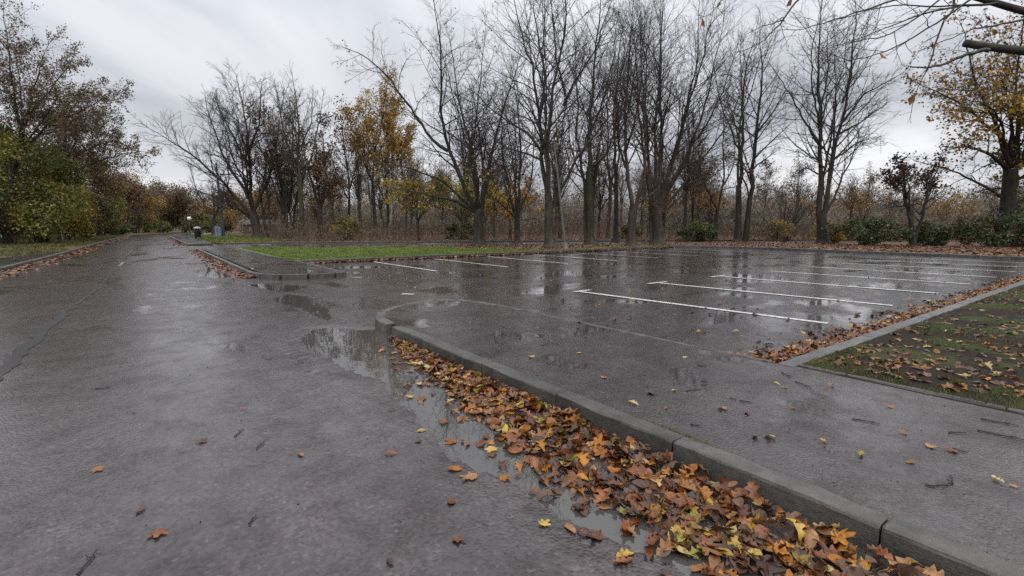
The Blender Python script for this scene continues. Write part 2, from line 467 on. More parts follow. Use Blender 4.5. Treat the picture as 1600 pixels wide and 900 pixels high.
G_DULL = leafmat('dull_grass_blade', [(.04, .05, .014), (.085, .095, .028), (.16, .15, .05)], 1.5, .3, .1)

# ------------------------------------------------------------------ measured layout (metres)
# trees: (x, y) of the base, limbs as (radius at start, radius at end, drift in depth, [(sideways, height) ...])
TREES = {'arching_oak': ((-5.69, 53.19),
                 [(0.408, 0.306, 0, [(-0.01, -0.1), (0.53, 2.81), (1.21, 5.27)]), (0.255, 0.041, 0, [(1.18, 5.03), (2.37, 6.73), (4.49, 7.94), (6.19, 7.12)]),
                  (0.255, 0.041, -1, [(1.2, 5.18), (1.98, 7.7), (2.69, 9.61), (4.32, 11.03)]), (0.204, 0.041, 1, [(0.9, 4.29), (2.75, 5.66), (4.81, 6.25), (6.75, 6.73)]),
                  (0.204, 0.041, 2, [(1.08, 5.03), (0.99, 7.7), (0.29, 10.09)]), (0.204, 0.041, -2, [(1.32, 5.37), (3.58, 8.66), (5.16, 9.61)])]),
 'ash_tall': ((18.23, 21.05),
              [(0.396, 0.288, 0, [(0.0, -0.04), (-0.08, 0.93), (-0.1, 2.48)]),
               (0.234, 0.036, 1, [(-0.16, 2.34), (-0.5, 4.8), (-0.7, 7.2), (-1.15, 8.99), (-1.61, 10.85), (-2.22, 12.58), (-2.42, 13.63)]),
               (0.234, 0.036, -1, [(-0.02, 2.34), (0.26, 5.72), (0.68, 7.93), (0.91, 9.19), (1.42, 11.14), (1.43, 12.87), (1.48, 13.94)]),
               (0.18, 0.036, -2, [(0.16, 2.13), (1.22, 4.49), (2.59, 6.02), (3.48, 6.9), (4.39, 7.8)]), (0.144, 0.029, 2.5, [(-0.47, 5.1), (-1.14, 6.46), (-2.22, 7.07), (-3.29, 7.93), (-4.08, 8.99)]),
               (0.144, 0.029, 2, [(-0.66, 7.13), (-0.16, 9.12), (-0.55, 10.85), (-0.87, 12.68), (-0.94, 13.79)]), (0.126, 0.029, -2.5, [(0.62, 7.63), (1.05, 8.79), (2.13, 10.11), (2.6, 11.72)]),
               (0.108, 0.029, -2, [(-0.54, 4.76), (-1.52, 5.17), (-2.5, 5.24), (-3.27, 5.72)]), (0.108, 0.029, 2, [(0.75, 8.13), (0.31, 10.11), (0.15, 12.04), (0.07, 13.63)])]),
 'autumn_sycamore': ((41.51, 6.02),
                     [(0.573, 0.42, 0, [(-0.41, -0.04), (-0.56, 2.03), (-0.67, 4.69)]), (0.42, 0.344, 0.7, [(0.47, -0.08), (0.04, 2.03), (-0.36, 4.55)]),
                      (0.229, 0.038, -1, [(-0.72, 4.44), (-2.25, 5.35), (-3.56, 5.78), (-4.89, 5.64)]), (0.229, 0.038, 0.5, [(-0.66, 4.62), (-1.75, 6.79), (-3.04, 9.17), (-3.84, 11.97)]),
                      (0.229, 0.038, -1, [(-0.37, 4.62), (-0.56, 7.58), (-1.11, 10.7), (-1.55, 12.72)]), (0.153, 0.038, 1.5, [(-0.81, 2.78), (-2.39, 3.74), (-3.5, 4.55), (-4.57, 4.77)]),
                      (0.153, 0.038, -2, [(-0.6, 4.69), (-1.77, 7.5), (-2.31, 10.66), (-2.81, 12.38)]), (0.153, 0.038, -1.5, [(-0.64, 2.03), (-1.78, 1.47), (-2.66, 1.21)]),
                      (0.191, 0.038, 1, [(-0.21, 4.55), (0.91, 6.79), (1.67, 9.27)]), (0.153, 0.038, -2, [(-0.2, 3.89), (1.58, 4.62), (3.34, 5.35)]),
                      (0.153, 0.038, -3, [(-0.76, 4.77), (-2.44, 6.93), (-4.02, 7.86), (-5.33, 7.65)]), (0.153, 0.038, 2, [(-1.64, 6.43), (-3.37, 8.57), (-4.96, 9.62)])]),
 'beech_tall': ((35.77, 14.08),
                [(0.422, 0.359, 0, [(0.05, -0.08), (-0.13, 1.09), (-0.25, 2.12)]), (0.274, 0.034, 0, [(-0.4, 1.91), (-0.59, 5.42), (-0.87, 7.88), (-1.02, 10.84), (-1.44, 13.69), (-1.48, 14.22)]),
                 (0.253, 0.034, -0.5, [(-0.03, 1.96), (0.05, 5.06), (0.49, 7.73), (0.5, 9.99), (0.48, 12.18), (0.44, 14.07)]),
                 (0.127, 0.034, 1, [(0.09, 2.04), (1.09, 4.0), (1.83, 5.94), (2.17, 7.17)]), (0.127, 0.034, -1, [(0.58, 7.61), (1.54, 9.29), (3.27, 10.26)]),
                 (0.127, 0.034, 1.5, [(-0.71, 6.34), (-1.79, 8.24), (-3.24, 10.96)]), (0.127, 0.034, 2, [(0.63, 7.05), (2.04, 7.73), (3.92, 8.94)]),
                 (0.084, 0.03, -1, [(-0.64, 4.49), (-1.58, 4.89), (-2.56, 4.65)]), (0.105, 0.03, -1.5, [(-0.79, 7.37), (-1.67, 9.33), (-2.23, 11.46), (-2.28, 13.17)]),
                 (0.105, 0.03, 1, [(0.55, 8.94), (1.19, 10.88), (1.67, 12.79)]), (0.105, 0.03, 1.5, [(0.19, 5.38), (1.36, 6.18), (2.62, 6.74), (3.73, 7.17)]),
                 (0.105, 0.03, 1, [(-0.84, 8.55), (-0.42, 10.88), (-0.44, 13.17)])]),
 'birch_gold': ((18.6, 48.18),
                [(0.258, 0.194, 0, [(-0.0, -0.13), (-0.06, 3.86)]), (0.194, 0.045, 0, [(-0.07, 3.61), (0.35, 8.19), (1.22, 11.83), (1.42, 14.22)]),
                 (0.129, 0.039, 1, [(0.03, 4.48), (-0.93, 7.58), (-1.19, 10.63), (-0.62, 12.43)]), (0.129, 0.039, -1, [(0.24, 6.97), (1.52, 9.42), (2.32, 11.23)])]),
 'birch_pale': ((19.89, 47.23),
                [(0.226, 0.168, 0, [(-0.2, -0.13), (0.12, 3.86)]), (0.168, 0.045, 0, [(0.11, 3.61), (0.48, 7.58), (0.47, 11.23), (0.91, 13.63)]),
                 (0.129, 0.039, 1, [(0.24, 5.73), (1.51, 8.19), (2.06, 10.02)])]),
 'brown_oak': ((12.8, 46.55),
               [(0.292, 0.233, 0, [(-0.01, -0.12), (0.09, 2.92)]), (0.204, 0.047, 0, [(0.07, 2.7), (-0.4, 4.73), (-0.89, 6.3), (-1.0, 8.63)]),
                (0.175, 0.047, 0.5, [(0.13, 2.7), (0.8, 4.68), (0.65, 7.53), (0.42, 9.73)]), (0.146, 0.047, -1, [(0.1, 3.15), (1.29, 4.17), (1.92, 5.3)])]),
 'cherry': ((16.46, 25.72),
            [(0.434, 0.355, 0, [(-0.0, -0.04), (0.01, 1.21), (0.02, 2.22)]),
             (0.237, 0.047, -2, [(-0.02, 2.06), (-0.98, 3.71), (-1.54, 4.88), (-2.02, 6.15), (-2.22, 7.53), (-2.11, 9.32), (-2.02, 10.68), (-2.14, 11.9)]),
             (0.158, 0.036, -1.5, [(-1.8, 5.63), (-2.82, 6.45), (-3.71, 7.53), (-4.77, 9.21), (-5.65, 9.97), (-6.53, 10.54)]),
             (0.197, 0.039, 2, [(-0.26, 2.06), (-1.57, 2.87), (-3.31, 3.21), (-5.05, 3.44)]),
             (0.197, 0.039, 2.5, [(0.06, 2.14), (-0.08, 4.28), (-0.33, 6.01), (-0.93, 7.53), (-1.47, 9.32), (-1.7, 11.65)]),
             (0.197, 0.039, -1, [(0.21, 2.14), (0.66, 4.58), (1.01, 6.27), (1.4, 7.97), (1.67, 9.53)]), (0.158, 0.039, 3, [(0.29, 2.22), (0.35, 4.28), (0.17, 6.56), (-0.19, 9.17)]),
             (0.138, 0.039, -3, [(-0.14, 2.06), (-1.25, 3.21), (-2.21, 3.97), (-3.74, 4.66), (-4.59, 4.81)])]),
 'dark_thorn': ((36.85, 9.46),
                [(0.191, 0.153, 0, [(-0.07, -0.04), (-0.36, 1.29), (-0.48, 1.74)]), (0.153, 0.038, 0.5, [(-0.47, 1.59), (-0.85, 3.15), (-0.65, 4.18), (-0.92, 4.55)]),
                 (0.153, 0.038, -0.5, [(-0.06, 0.23), (0.13, 2.41), (0.3, 4.03), (0.47, 4.55)]), (0.096, 0.031, 1, [(0.04, 1.85), (0.89, 3.08), (1.29, 3.89)]),
                 (0.096, 0.031, -1, [(-0.74, 2.78), (-1.32, 3.7), (-1.56, 4.25)])]),
 'fan_hornbeam': ((27.07, 20.5),
                  [(0.464, 0.422, 0, [(0.0, -0.08), (-0.09, 1.29), (-0.17, 2.45)]), (0.253, 0.211, 0.6, [(-0.42, 0.04), (-0.47, 1.5), (-0.43, 2.61)]),
                   (0.211, 0.034, 1, [(-0.51, 2.53), (-1.01, 7.37), (-0.97, 10.84), (-1.41, 14.29)]), (0.211, 0.034, -1, [(-0.38, 2.45), (-0.36, 7.37), (-0.32, 10.84), (-0.38, 14.37)]),
                   (0.211, 0.034, 2, [(-0.09, 2.53), (0.36, 6.86), (0.52, 9.99), (0.6, 13.92)]), (0.211, 0.034, -1.5, [(-0.01, 2.53), (1.03, 6.5), (1.61, 9.99), (1.88, 13.62)]),
                   (0.19, 0.034, 1, [(0.16, 2.53), (1.61, 5.42), (2.57, 8.59), (3.33, 12.71)]), (0.169, 0.034, -1, [(0.25, 2.29), (1.87, 4.33), (3.57, 6.5), (4.44, 8.47)]),
                   (0.127, 0.034, 1.5, [(0.26, 2.04), (1.17, 3.07), (2.58, 4.17), (3.78, 4.89)]), (0.169, 0.034, -2, [(-0.51, 2.45), (-1.38, 6.18), (-1.89, 9.33), (-2.22, 12.41)]),
                   (0.169, 0.034, 2.5, [(-0.26, 2.53), (-0.01, 5.78), (0.04, 9.72), (0.13, 13.54)]), (0.169, 0.034, -3, [(-0.18, 2.53), (0.71, 5.38), (1.13, 8.94), (1.2, 12.79)]),
                   (0.169, 0.034, -2.5, [(-0.01, 2.45), (1.14, 4.89), (2.26, 7.37), (3.0, 10.5)])]),
 'green_stem': ((10.92, 45.38),
                [(0.362, 0.278, 0, [(-0.06, -0.11), (0.11, 3.01)]), (0.278, 0.045, 0, [(0.09, 2.74), (0.06, 6.18), (0.5, 10.28), (0.19, 12.55)]),
                 (0.139, 0.039, 1, [(0.16, 5.11), (1.36, 7.24), (1.82, 9.86), (2.11, 11.42)]), (0.139, 0.039, -1, [(0.08, 5.65), (-0.76, 7.98), (-0.95, 10.38), (-1.07, 11.93)]),
                 (0.111, 0.039, 1, [(0.31, 7.77), (1.17, 9.86), (1.17, 11.93)])]),
 'hornbeam_slim': ((23.49, 23.15),
                   [(0.338, 0.253, 0, [(0.04, -0.08), (-0.09, 2.53), (-0.18, 4.69)]), (0.253, 0.038, 0, [(-0.17, 4.57), (-0.16, 8.24), (-0.14, 10.84), (0.08, 14.03), (0.17, 15.41)]),
                    (0.232, 0.038, 1.5, [(-0.25, 0.04), (-0.37, 4.0), (-0.68, 7.37), (-0.81, 9.99), (-1.06, 13.17)]), (0.127, 0.034, -1.5, [(-0.14, 4.89), (1.0, 5.78), (1.6, 7.77), (1.82, 10.11)]),
                    (0.127, 0.034, 1, [(-0.14, 6.97), (0.7, 9.45), (1.22, 11.57), (1.32, 13.54)]), (0.105, 0.034, -1, [(-0.16, 3.76), (-1.05, 4.89), (-1.52, 6.5), (-1.72, 8.55)])]),
 'ivy_thorn': ((39.77, 24.07),
               [(0.223, 0.195, 0, [(-0.11, -0.06), (-0.07, 1.32), (-0.02, 2.47)]), (0.167, 0.045, 0, [(-0.01, 2.3), (0.54, 5.32), (0.17, 8.19), (0.14, 10.64)]),
                (0.139, 0.045, 1, [(0.0, 1.05), (0.73, 1.81), (1.59, 2.25)]), (0.139, 0.045, -1, [(-0.02, 2.41), (-0.92, 4.04), (-1.66, 5.75), (-1.98, 7.77)]),
                (0.111, 0.039, 1, [(0.36, 4.57), (1.26, 6.07), (1.59, 7.98)])]),
 'leaning_lime': ((8.69, 52.4),
                  [(0.551, 0.49, 0, [(0.05, -0.12), (-0.16, 1.33), (-0.45, 2.47)]), (0.306, 0.049, 0, [(-0.46, 2.23), (-0.65, 5.8), (-0.47, 8.48), (-0.97, 12.44), (-1.22, 13.85)]),
                   (0.306, 0.049, -2, [(-0.6, 2.05), (-2.23, 4.68), (-4.68, 7.2), (-6.26, 8.31), (-7.52, 8.89)]),
                   (0.276, 0.049, 1, [(-0.32, 2.47), (0.75, 5.03), (1.69, 7.61), (2.23, 10.73), (2.46, 12.55)]), (0.184, 0.049, -1, [(-0.72, 1.93), (-2.67, 3.55), (-4.42, 4.32)]),
                   (0.245, 0.049, 2, [(-0.73, 3.73), (-2.82, 7.2), (-4.19, 10.44), (-5.05, 11.53)]), (0.214, 0.049, -1, [(-0.53, 6.68), (-1.62, 9.87), (-2.62, 12.44)]),
                   (0.214, 0.049, 1, [(-0.45, 7.84), (0.57, 10.73), (0.88, 13.57)])]),
 'maple_small': ((20.33, 26.93),
                 [(0.284, 0.24, 0, [(0.0, -0.04), (-0.0, 1.08), (-0.0, 1.98)]), (0.175, 0.035, 1, [(-0.05, 1.81), (-0.61, 3.34), (-0.9, 4.94), (-0.98, 7.18), (-0.9, 9.22)]),
                  (0.175, 0.035, -1, [(0.04, 1.81), (0.12, 4.61), (0.03, 7.14), (-0.26, 10.43)]), (0.131, 0.035, 2, [(0.04, 1.98), (0.9, 3.85), (1.19, 5.57), (1.26, 7.59)]),
                  (0.109, 0.035, -2, [(-0.05, 1.73), (-1.04, 2.66), (-1.81, 3.17), (-2.19, 3.85)])]),
 'oak_clump': ((10.94, 50.73),
               [(0.429, 0.306, 0, [(-0.25, -0.12), (-0.19, 1.93), (-0.25, 3.01)]), (0.245, 0.049, 1, [(-0.26, 2.83), (-0.51, 5.8), (-1.01, 9.41), (-1.13, 11.3)]),
                (0.245, 0.049, -1, [(-0.12, 2.23), (0.52, 3.9), (1.27, 7.61), (1.45, 10.96)]), (0.306, 0.049, 0.6, [(-1.96, -0.06), (-2.32, 1.93), (-2.67, 3.9), (-2.14, 6.56)]),
                (0.245, 0.049, 1, [(0.36, -0.12), (0.63, 2.53), (1.0, 4.91), (2.12, 7.84)]), (0.184, 0.049, -1, [(-0.19, 3.01), (-0.22, 6.68), (0.58, 10.16)])]),
 'plane_fork': ((22.59, 18.88),
                [(0.334, 0.296, 0, [(-0.07, -0.04), (-0.08, 1.28), (0.03, 2.44)]), (0.204, 0.033, 0, [(-0.07, 2.3), (-0.53, 4.27), (-0.71, 6.62), (-0.61, 9.67), (-0.38, 12.47)]),
                 (0.185, 0.033, 1, [(0.15, 2.3), (0.44, 3.48), (0.63, 5.22), (0.64, 7.07), (0.41, 9.7), (0.2, 11.71)]), (0.111, 0.03, -2, [(-0.53, 4.45), (-1.27, 6.1), (-1.61, 8.34), (-1.59, 10.38)]),
                 (0.111, 0.03, 1.5, [(0.14, 2.44), (1.01, 2.88), (1.64, 3.45), (1.75, 4.45)]), (0.111, 0.03, -1.5, [(-0.59, 5.22), (-0.14, 6.97), (-0.06, 9.03), (0.0, 11.38)])]),
 'red_top': ((16.33, 49.86),
             [(0.258, 0.226, 0, [(0.12, -0.13), (0.2, 1.72)]), (0.194, 0.045, 0, [(0.19, 1.59), (0.19, 6.04), (-0.02, 10.02), (-0.09, 11.35)]),
              (0.129, 0.045, 1, [(0.25, 4.48), (1.11, 6.97), (1.46, 9.42)]), (0.129, 0.045, -1, [(0.16, 3.86), (-0.71, 5.73), (-1.13, 7.58)])]),
 'stem_a': ((28.83, 25.72),
            [(0.269, 0.196, 0, [(0.0, -0.1), (-0.01, 2.27), (-0.07, 4.45)]), (0.196, 0.039, 0, [(-0.06, 4.17), (-0.42, 6.93), (-0.51, 10.37), (0.03, 12.88), (0.39, 15.09)]),
             (0.122, 0.039, 1, [(-0.1, 3.7), (-0.71, 5.11), (-1.04, 6.98), (-1.3, 9.73), (-1.12, 12.44)]), (0.122, 0.039, -1, [(-0.38, 7.21), (0.38, 8.82), (0.75, 10.64), (0.97, 12.88)])]),
 'stem_b': ((35.42, 32.65),
            [(0.245, 0.184, 0, [(0.0, -0.06), (0.17, 3.13), (0.18, 4.97)]), (0.184, 0.043, 0, [(0.18, 4.79), (-0.25, 7.84), (-0.16, 11.3), (0.04, 15.25)]),
             (0.123, 0.043, 1, [(0.17, 5.21), (0.86, 6.68), (1.09, 9.0)]), (0.123, 0.043, -1, [(0.14, 4.32), (-0.69, 6.09), (-0.97, 7.84)])]),
 'twin_alder': ((35.04, 19.31),
                [(0.33, 0.235, 0, [(-0.18, -0.05), (-0.22, 2.23), (-0.33, 4.1)]), (0.235, 0.038, 0, [(-0.32, 3.96), (-0.28, 7.11), (-0.67, 10.01), (-0.47, 12.64), (-0.24, 13.45)]),
                 (0.283, 0.038, 0.5, [(0.38, -0.05), (0.4, 2.69), (0.4, 4.33), (0.61, 7.51), (0.94, 10.27), (1.07, 13.11)]),
                 (0.118, 0.033, 1, [(-0.27, 6.31), (-1.22, 8.53), (-1.98, 10.71), (-2.24, 12.22)]), (0.118, 0.033, -1, [(0.65, 7.64), (1.63, 9.4), (2.18, 10.71)]),
                 (0.118, 0.033, 1, [(0.36, 4.96), (1.5, 5.86), (2.56, 6.49)]), (0.094, 0.033, -1, [(-0.5, 8.53), (0.1, 10.71), (0.34, 12.6)])]),
 'verge_oak': ((-7.19, 44.46),
               [(0.449, 0.326, 0, [(0.07, -0.08), (0.59, 2.09), (1.06, 4.46)]), (0.245, 0.041, 0, [(1.03, 4.26), (2.03, 7.16), (2.17, 10.18), (2.16, 13.13)]),
                (0.245, 0.041, -2, [(1.06, 4.46), (2.93, 6.78), (4.38, 9.06), (5.41, 10.56)]), (0.204, 0.041, 1, [(1.31, 5.24), (3.26, 7.55), (5.04, 7.93), (6.58, 9.06)]),
                (0.204, 0.041, -1, [(0.98, 4.46), (0.21, 7.16), (-0.56, 10.18), (-0.64, 12.4)]), (0.163, 0.041, 2, [(1.79, 7.16), (3.14, 9.81), (3.91, 11.67)]),
                (0.163, 0.041, -2, [(1.36, 5.63), (3.77, 7.16), (5.5, 8.5)])]),
 'young_bare': ((6.65, 68.65),
                [(0.307, 0.268, 0, [(-0.01, -0.15), (0.06, 1.81)]), (0.192, 0.054, 0, [(0.05, 1.66), (-1.01, 3.69), (-1.76, 5.54), (-2.22, 7.31)]),
                 (0.192, 0.054, 1, [(0.05, 1.66), (0.66, 3.69), (0.6, 5.99), (0.6, 7.9)]), (0.153, 0.054, -1, [(0.16, 2.11), (1.44, 3.98), (2.17, 5.84)])])}
NEAR_LIMBS = [(0.11, 0.03, [(5.11, 4.3, 2.53), (4.56, 4.3, 2.68), (4.23, 4.3, 2.74), (4.02, 4.3, 2.74), (3.86, 4.3, 2.77), (3.74, 4.3, 2.79)]),
 (0.022, 0.006, [(3.85, 4.2, 2.7), (3.62, 4.2, 2.64), (3.43, 4.2, 2.59), (3.27, 4.2, 2.59)]),
 (0.1, 0.02, [(5.42, 4.6, 2.94), (4.83, 4.6, 3.09), (4.49, 4.6, 3.16), (4.34, 4.6, 3.17), (4.23, 4.6, 3.22), (4.12, 4.6, 3.28), (3.85, 4.6, 3.33), (3.57, 4.6, 3.31)]),
 (0.013, 0.003, [(4.04, 4.4, 3.14), (3.75, 4.4, 3.13), (3.44, 4.4, 3.06), (3.2, 4.4, 2.97), (2.97, 4.4, 2.85), (2.81, 4.4, 2.81)]),
 (0.012, 0.003, [(3.6, 4.3, 3.19), (3.65, 4.3, 3.1), (3.53, 4.3, 2.94), (3.46, 4.3, 2.63), (3.37, 4.3, 2.42), (3.33, 4.3, 2.23)]),
 (0.012, 0.003, [(3.5, 4.5, 3.26), (3.12, 4.5, 3.16), (2.75, 4.5, 3.05), (2.53, 4.5, 2.98), (2.28, 4.5, 2.95)]),
 (0.012, 0.003, [(2.62, 4.6, 3.36), (2.49, 4.6, 3.25), (2.39, 4.6, 3.08), (2.2, 4.6, 2.9), (1.96, 4.6, 2.83)]), (0.008, 0.002, [(2.39, 4.6, 3.08), (2.28, 4.6, 3.05), (2.14, 4.6, 2.98)]),
 (0.006, 0.002, [(1.87, 4.6, 3.31), (1.8, 4.6, 3.24), (1.75, 4.6, 3.16), (1.63, 4.6, 3.12)]),
 (0.011, 0.003, [(3.59, 4.1, 3.06), (3.21, 4.1, 2.8), (2.98, 4.1, 2.66), (2.73, 4.1, 2.58), (2.48, 4.1, 2.54)]),
 (0.011, 0.003, [(4.59, 4.7, 3.13), (4.25, 4.7, 3.08), (3.92, 4.7, 2.96), (3.7, 4.7, 2.86)]),
 (0.01, 0.003, [(3.63, 4.4, 3.22), (3.34, 4.4, 2.97), (3.13, 4.4, 2.86), (2.86, 4.4, 2.83), (2.6, 4.4, 2.76)]),
 (0.01, 0.003, [(3.88, 4.2, 3.06), (3.48, 4.2, 3.04), (3.07, 4.2, 3.04), (2.72, 4.2, 2.98), (2.52, 4.2, 2.91)]),
 (0.009, 0.002, [(5.1, 5.0, 2.55), (4.72, 5.0, 2.61), (4.48, 5.0, 2.55), (4.26, 5.0, 2.31)]), (0.009, 0.002, [(5.07, 5.0, 2.78), (4.71, 5.0, 2.73), (4.34, 5.0, 2.7), (3.98, 5.0, 2.55)])]
ROAD_LEAVES = [(-0.05, 2.46), (-0.18, 2.72), (-0.11, 2.72), (0.36, 3.74), (0.19, 3.4), (1.17, 3.39), (0.62, 2.86), (1.14, 2.18), (1.07, 1.93), (1.3, 1.96), (1.32, 3.22), (0.61, 3.08), (1.04, 2.57), (0.6, 2.39),
 (1.24, 2.63), (1.2, 2.47), (1.53, 3.39), (0.86, 2.81), (0.95, 1.67), (0.88, 1.59), (0.67, 1.7), (0.49, 2.33), (1.31, 1.54), (1.31, 1.32), (0.47, 3.85), (0.12, 7.25), (-0.3, 3.33), (-0.49, 3.8),
 (0.89, 5.23)]
FLOAT_LEAVES = [(1.33, 2.77), (1.62, 2.78), (1.55, 2.4), (1.54, 2.28), (1.4, 2.51), (1.54, 1.72), (1.39, 1.46), (1.27, 2.08), (2.04, 2.54), (1.69, 2.29), (1.63, 1.48), (1.86, 2.82), (1.86, 4.51), (1.82, 4.01),
 (1.73, 3.63), (1.91, 4.85)]
PATH_LEAVES = [(2.98, 1.53), (3.84, 1.03), (3.41, 0.84), (2.92, 1.07), (2.9, 0.88), (3.34, 0.61), (2.74, 1.27), (2.67, 1.32), (2.98, 2.07), (3.73, 1.7), (3.7, 1.63), (2.8, 2.58), (2.72, 3.39), (2.79, 2.13),
 (2.54, 2.07), (2.64, 1.89), (3.31, 1.4), (4.2, 4.3), (3.13, 5.09), (3.38, 4.9), (2.88, 5.03), (3.3, 4.01), (4.01, 1.44), (3.1, 0.35), (3.11, 0.4), (3.31, 0.7), (3.01, 0.7), (3.31, 2.04),
 (3.83, 2.56), (2.94, 1.67), (5.18, 5.82), (5.75, 4.63), (6.86, 4.58), (5.61, 3.51), (4.41, 3.18), (3.17, 3.24)]
PARK_LEAVES = [(7.6, 5.4), (6.56, 4.0), (7.09, 3.61), (5.7, 3.13), (8.14, 3.31), (8.3, 2.72), (7.06, 3.15), (9.59, 3.45), (10.58, 2.73), (7.61, 4.48), (6.73, 5.56), (5.71, 5.48), (5.14, 4.57), (5.33, 3.4),
 (5.75, 6.29), (7.51, 8.66), (10.51, 8.29), (9.98, 4.73), (11.41, 3.67), (6.58, 2.48), (6.29, 2.61)]
TWIGS = [[(3.04, 2.01), (3.17, 1.97)], [(3.16, 1.75), (3.16, 1.7)], [(3.16, 1.68), (3.19, 1.61)], [(3.9, 1.65), (3.84, 1.51)], [(3.41, 1.1), (3.46, 0.97)], [(3.63, 0.69), (3.7, 0.63)],
 [(3.8, 0.6), (3.83, 0.41)], [(4.05, 0.63), (4.08, 0.47)], [(3.7, 2.35), (3.73, 2.28)], [(2.54, 1.64), (2.56, 1.59)], [(4.07, 1.83), (3.97, 1.71)], [(3.38, 0.62), (3.37, 0.56)],
 [(2.79, 0.59), (3.0, 0.55)]]
TWIGS_ROAD = [[(0.35, 3.36), (0.42, 3.47)], [(-0.3, 2.33), (-0.25, 2.47)], [(0.43, 3.1), (0.49, 3.18)], [(-0.41, 5.05), (-0.31, 5.01)], [(0.27, 2.3), (0.31, 2.36)]]
# ------------------------------------------------------------------ ground, road, paths
def fbm(x, y, seed=0, scale=1.0, octaves=5, gain=.55):
    r = np.random.default_rng(seed); out = np.zeros_like(x, dtype=float); a = 1.0; tot = 0
    for o in range(octaves):
        for k in range(5):
            th = r.uniform(0, 2 * np.pi); f = scale * (1.9 ** o) * r.uniform(.7, 1.3); ph = r.uniform(0, 6.28)
            wob = r.uniform(0, 6.28)
            out += a * np.sin(f * (x * np.cos(th) + y * np.sin(th)) + ph + .8 * np.sin(f * .6 * (x * np.sin(th) - y * np.cos(th)) + wob)) / 5
        tot += a * .45; a *= gain
    return out / tot

def poly_sd(px, py, poly):
    """signed distance, negative inside"""
    poly = np.array(poly, float); n = len(poly); d = np.full(px.shape, 1e9); ins = np.zeros(px.shape, bool)
    for i in range(n):
        a = poly[i]; b = poly[(i + 1) % n]; e = b - a
        t = np.clip(((px - a[0]) * e[0] + (py - a[1]) * e[1]) / (e @ e), 0, 1)
        d = np.minimum(d, np.hypot(px - a[0] - t * e[0], py - a[1] - t * e[1]))
        c = ((a[1] > py) != (b[1] > py)) & (px < (b[0] - a[0]) * (py - a[1]) / (b[1] - a[1] + 1e-12) + a[0])
        ins ^= c
    return np.where(ins, -d, d)

def grid_mesh(name, xs, ys, hf, mat):
    X, Y = np.meshgrid(xs, ys); Z = hf(X, Y)
    v = np.stack([X, Y, Z], -1).reshape(-1, 3)
    nx, ny = len(xs), len(ys)
    i = (np.arange(ny - 1)[:, None] * nx + np.arange(nx - 1)[None]).ravel()
    return np_mesh(name, v, [np.stack([i, i + 1, i + nx + 1, i + nx], -1)], mat)

def slab(name, poly, z, depth, mat):
    n = len(poly)
    v = [(x, y, z) for x, y in poly] + [(x, y, z - depth) for x, y in poly]
    f = [tuple(range(n))] + [(i, i + n, (i + 1) % n + n, (i + 1) % n) for i in range(n)]
    ar = sum(poly[i][0] * poly[(i + 1) % n][1] - poly[(i + 1) % n][0] * poly[i][1] for i in range(n))
    if ar < 0: f = [tuple(reversed(q)) for q in f]
    me = bpy.data.meshes.new(name); me.from_pydata(v, [], f); me.materials.append(mat); me.update()
    return tag(obj(name, me), kind='structure')

def steps(*segs):
    out = [segs[0][0]]
    for a, b, s in segs:
        k = max(1, int(round((b - a) / s))); out += list(np.linspace(a, b, k + 1)[1:])
    return np.array(out)

WATER_Z = -.007
PUDDLES = [
 [(1.36, 5.9), (1.62, 6.38), (1.85, 6.36), (2.03, 6.05), (2.3, 5.95), (2.3, -.4), (1.75, .2), (1.55, .8), (1.42, 1.45), (1.40, 1.9), (1.36, 2.2), (1.36, 2.55), (1.40, 3.1), (1.5, 4.0), (1.35, 4.6), (1.29, 5.4)],
 [(1.80, 9.63), (2.10, 9.95), (2.30, 9.5), (2.22, 8.6), (2.24, 7.7), (2.05, 7.1), (1.95, 6.9), (1.88, 7.4), (1.9, 8.15), (1.76, 9.04)],
 [(1.12, 16.5), (1.5, 18.3), (1.78, 17.4), (1.86, 15.4), (1.7, 14.3), (1.3, 14.2), (1.05, 15.0)],
 [(1.77, 12.1), (2.19, 12.45), (2.5, 11.7), (2.75, 11.0), (2.3, 10.4), (1.95, 10.6)],
]
def road_h(X, Y):
    near = (X > .2) & (X < 3.2) & (Y < 20)
    Z = np.zeros_like(X)
    sd = np.full(X.shape, 9.0)
    for p in PUDDLES:
        sd[near] = np.minimum(sd[near], poly_sd(X[near], Y[near], p))
    sd = sd + .07 * fbm(X, Y, 3, 3.2, 4) + .02 * fbm(X, Y, 4, 22, 3)
    dep = np.where(sd < 0, WATER_Z - np.minimum(-sd * .05, .016), WATER_Z + np.minimum(sd * .035, -WATER_Z))
    Z = np.where(sd < .6, dep, 0.0)
    Z += np.where(sd < .3, .0016, 0.0) * fbm(X, Y, 5, 40, 3)
    return Z

road_xs = steps((-4.6, 1.0, .35), (1.0, 2.42, .02), (2.42, 4.3, .1))
road_ys = steps((-6, -.6, .3), (-.6, 7.2, .03), (7.2, 19, .05), (19, 72, 1.0))
road = tag(obj('road', grid_mesh('road', road_xs, road_ys, road_h, M['road'])), kind='structure')
# the road's bend beyond the far trees
bend = slab('road_bend', [(-4.6, 71.9), (6, 71.9), (18, 90), (30, 104), (24, 112), (8, 98), (-2, 84)], -.004, .05, M['road'])

def park_h(X, Y):
    return .004 * fbm(X, Y, 9, .8, 3) * np.clip((X - 4.3) / 1.0, 0, 1)
car_park = tag(obj('car_park', grid_mesh('car_park', np.linspace(4.3, 27.2, 90), np.linspace(1.2, 18.2, 70), park_h, M['park'])), kind='structure')
access_road = slab('access_road', [(4.3, 18.2), (62, 18.2), (62, 46), (4.3, 46)], 0.0, .05, M['road'])

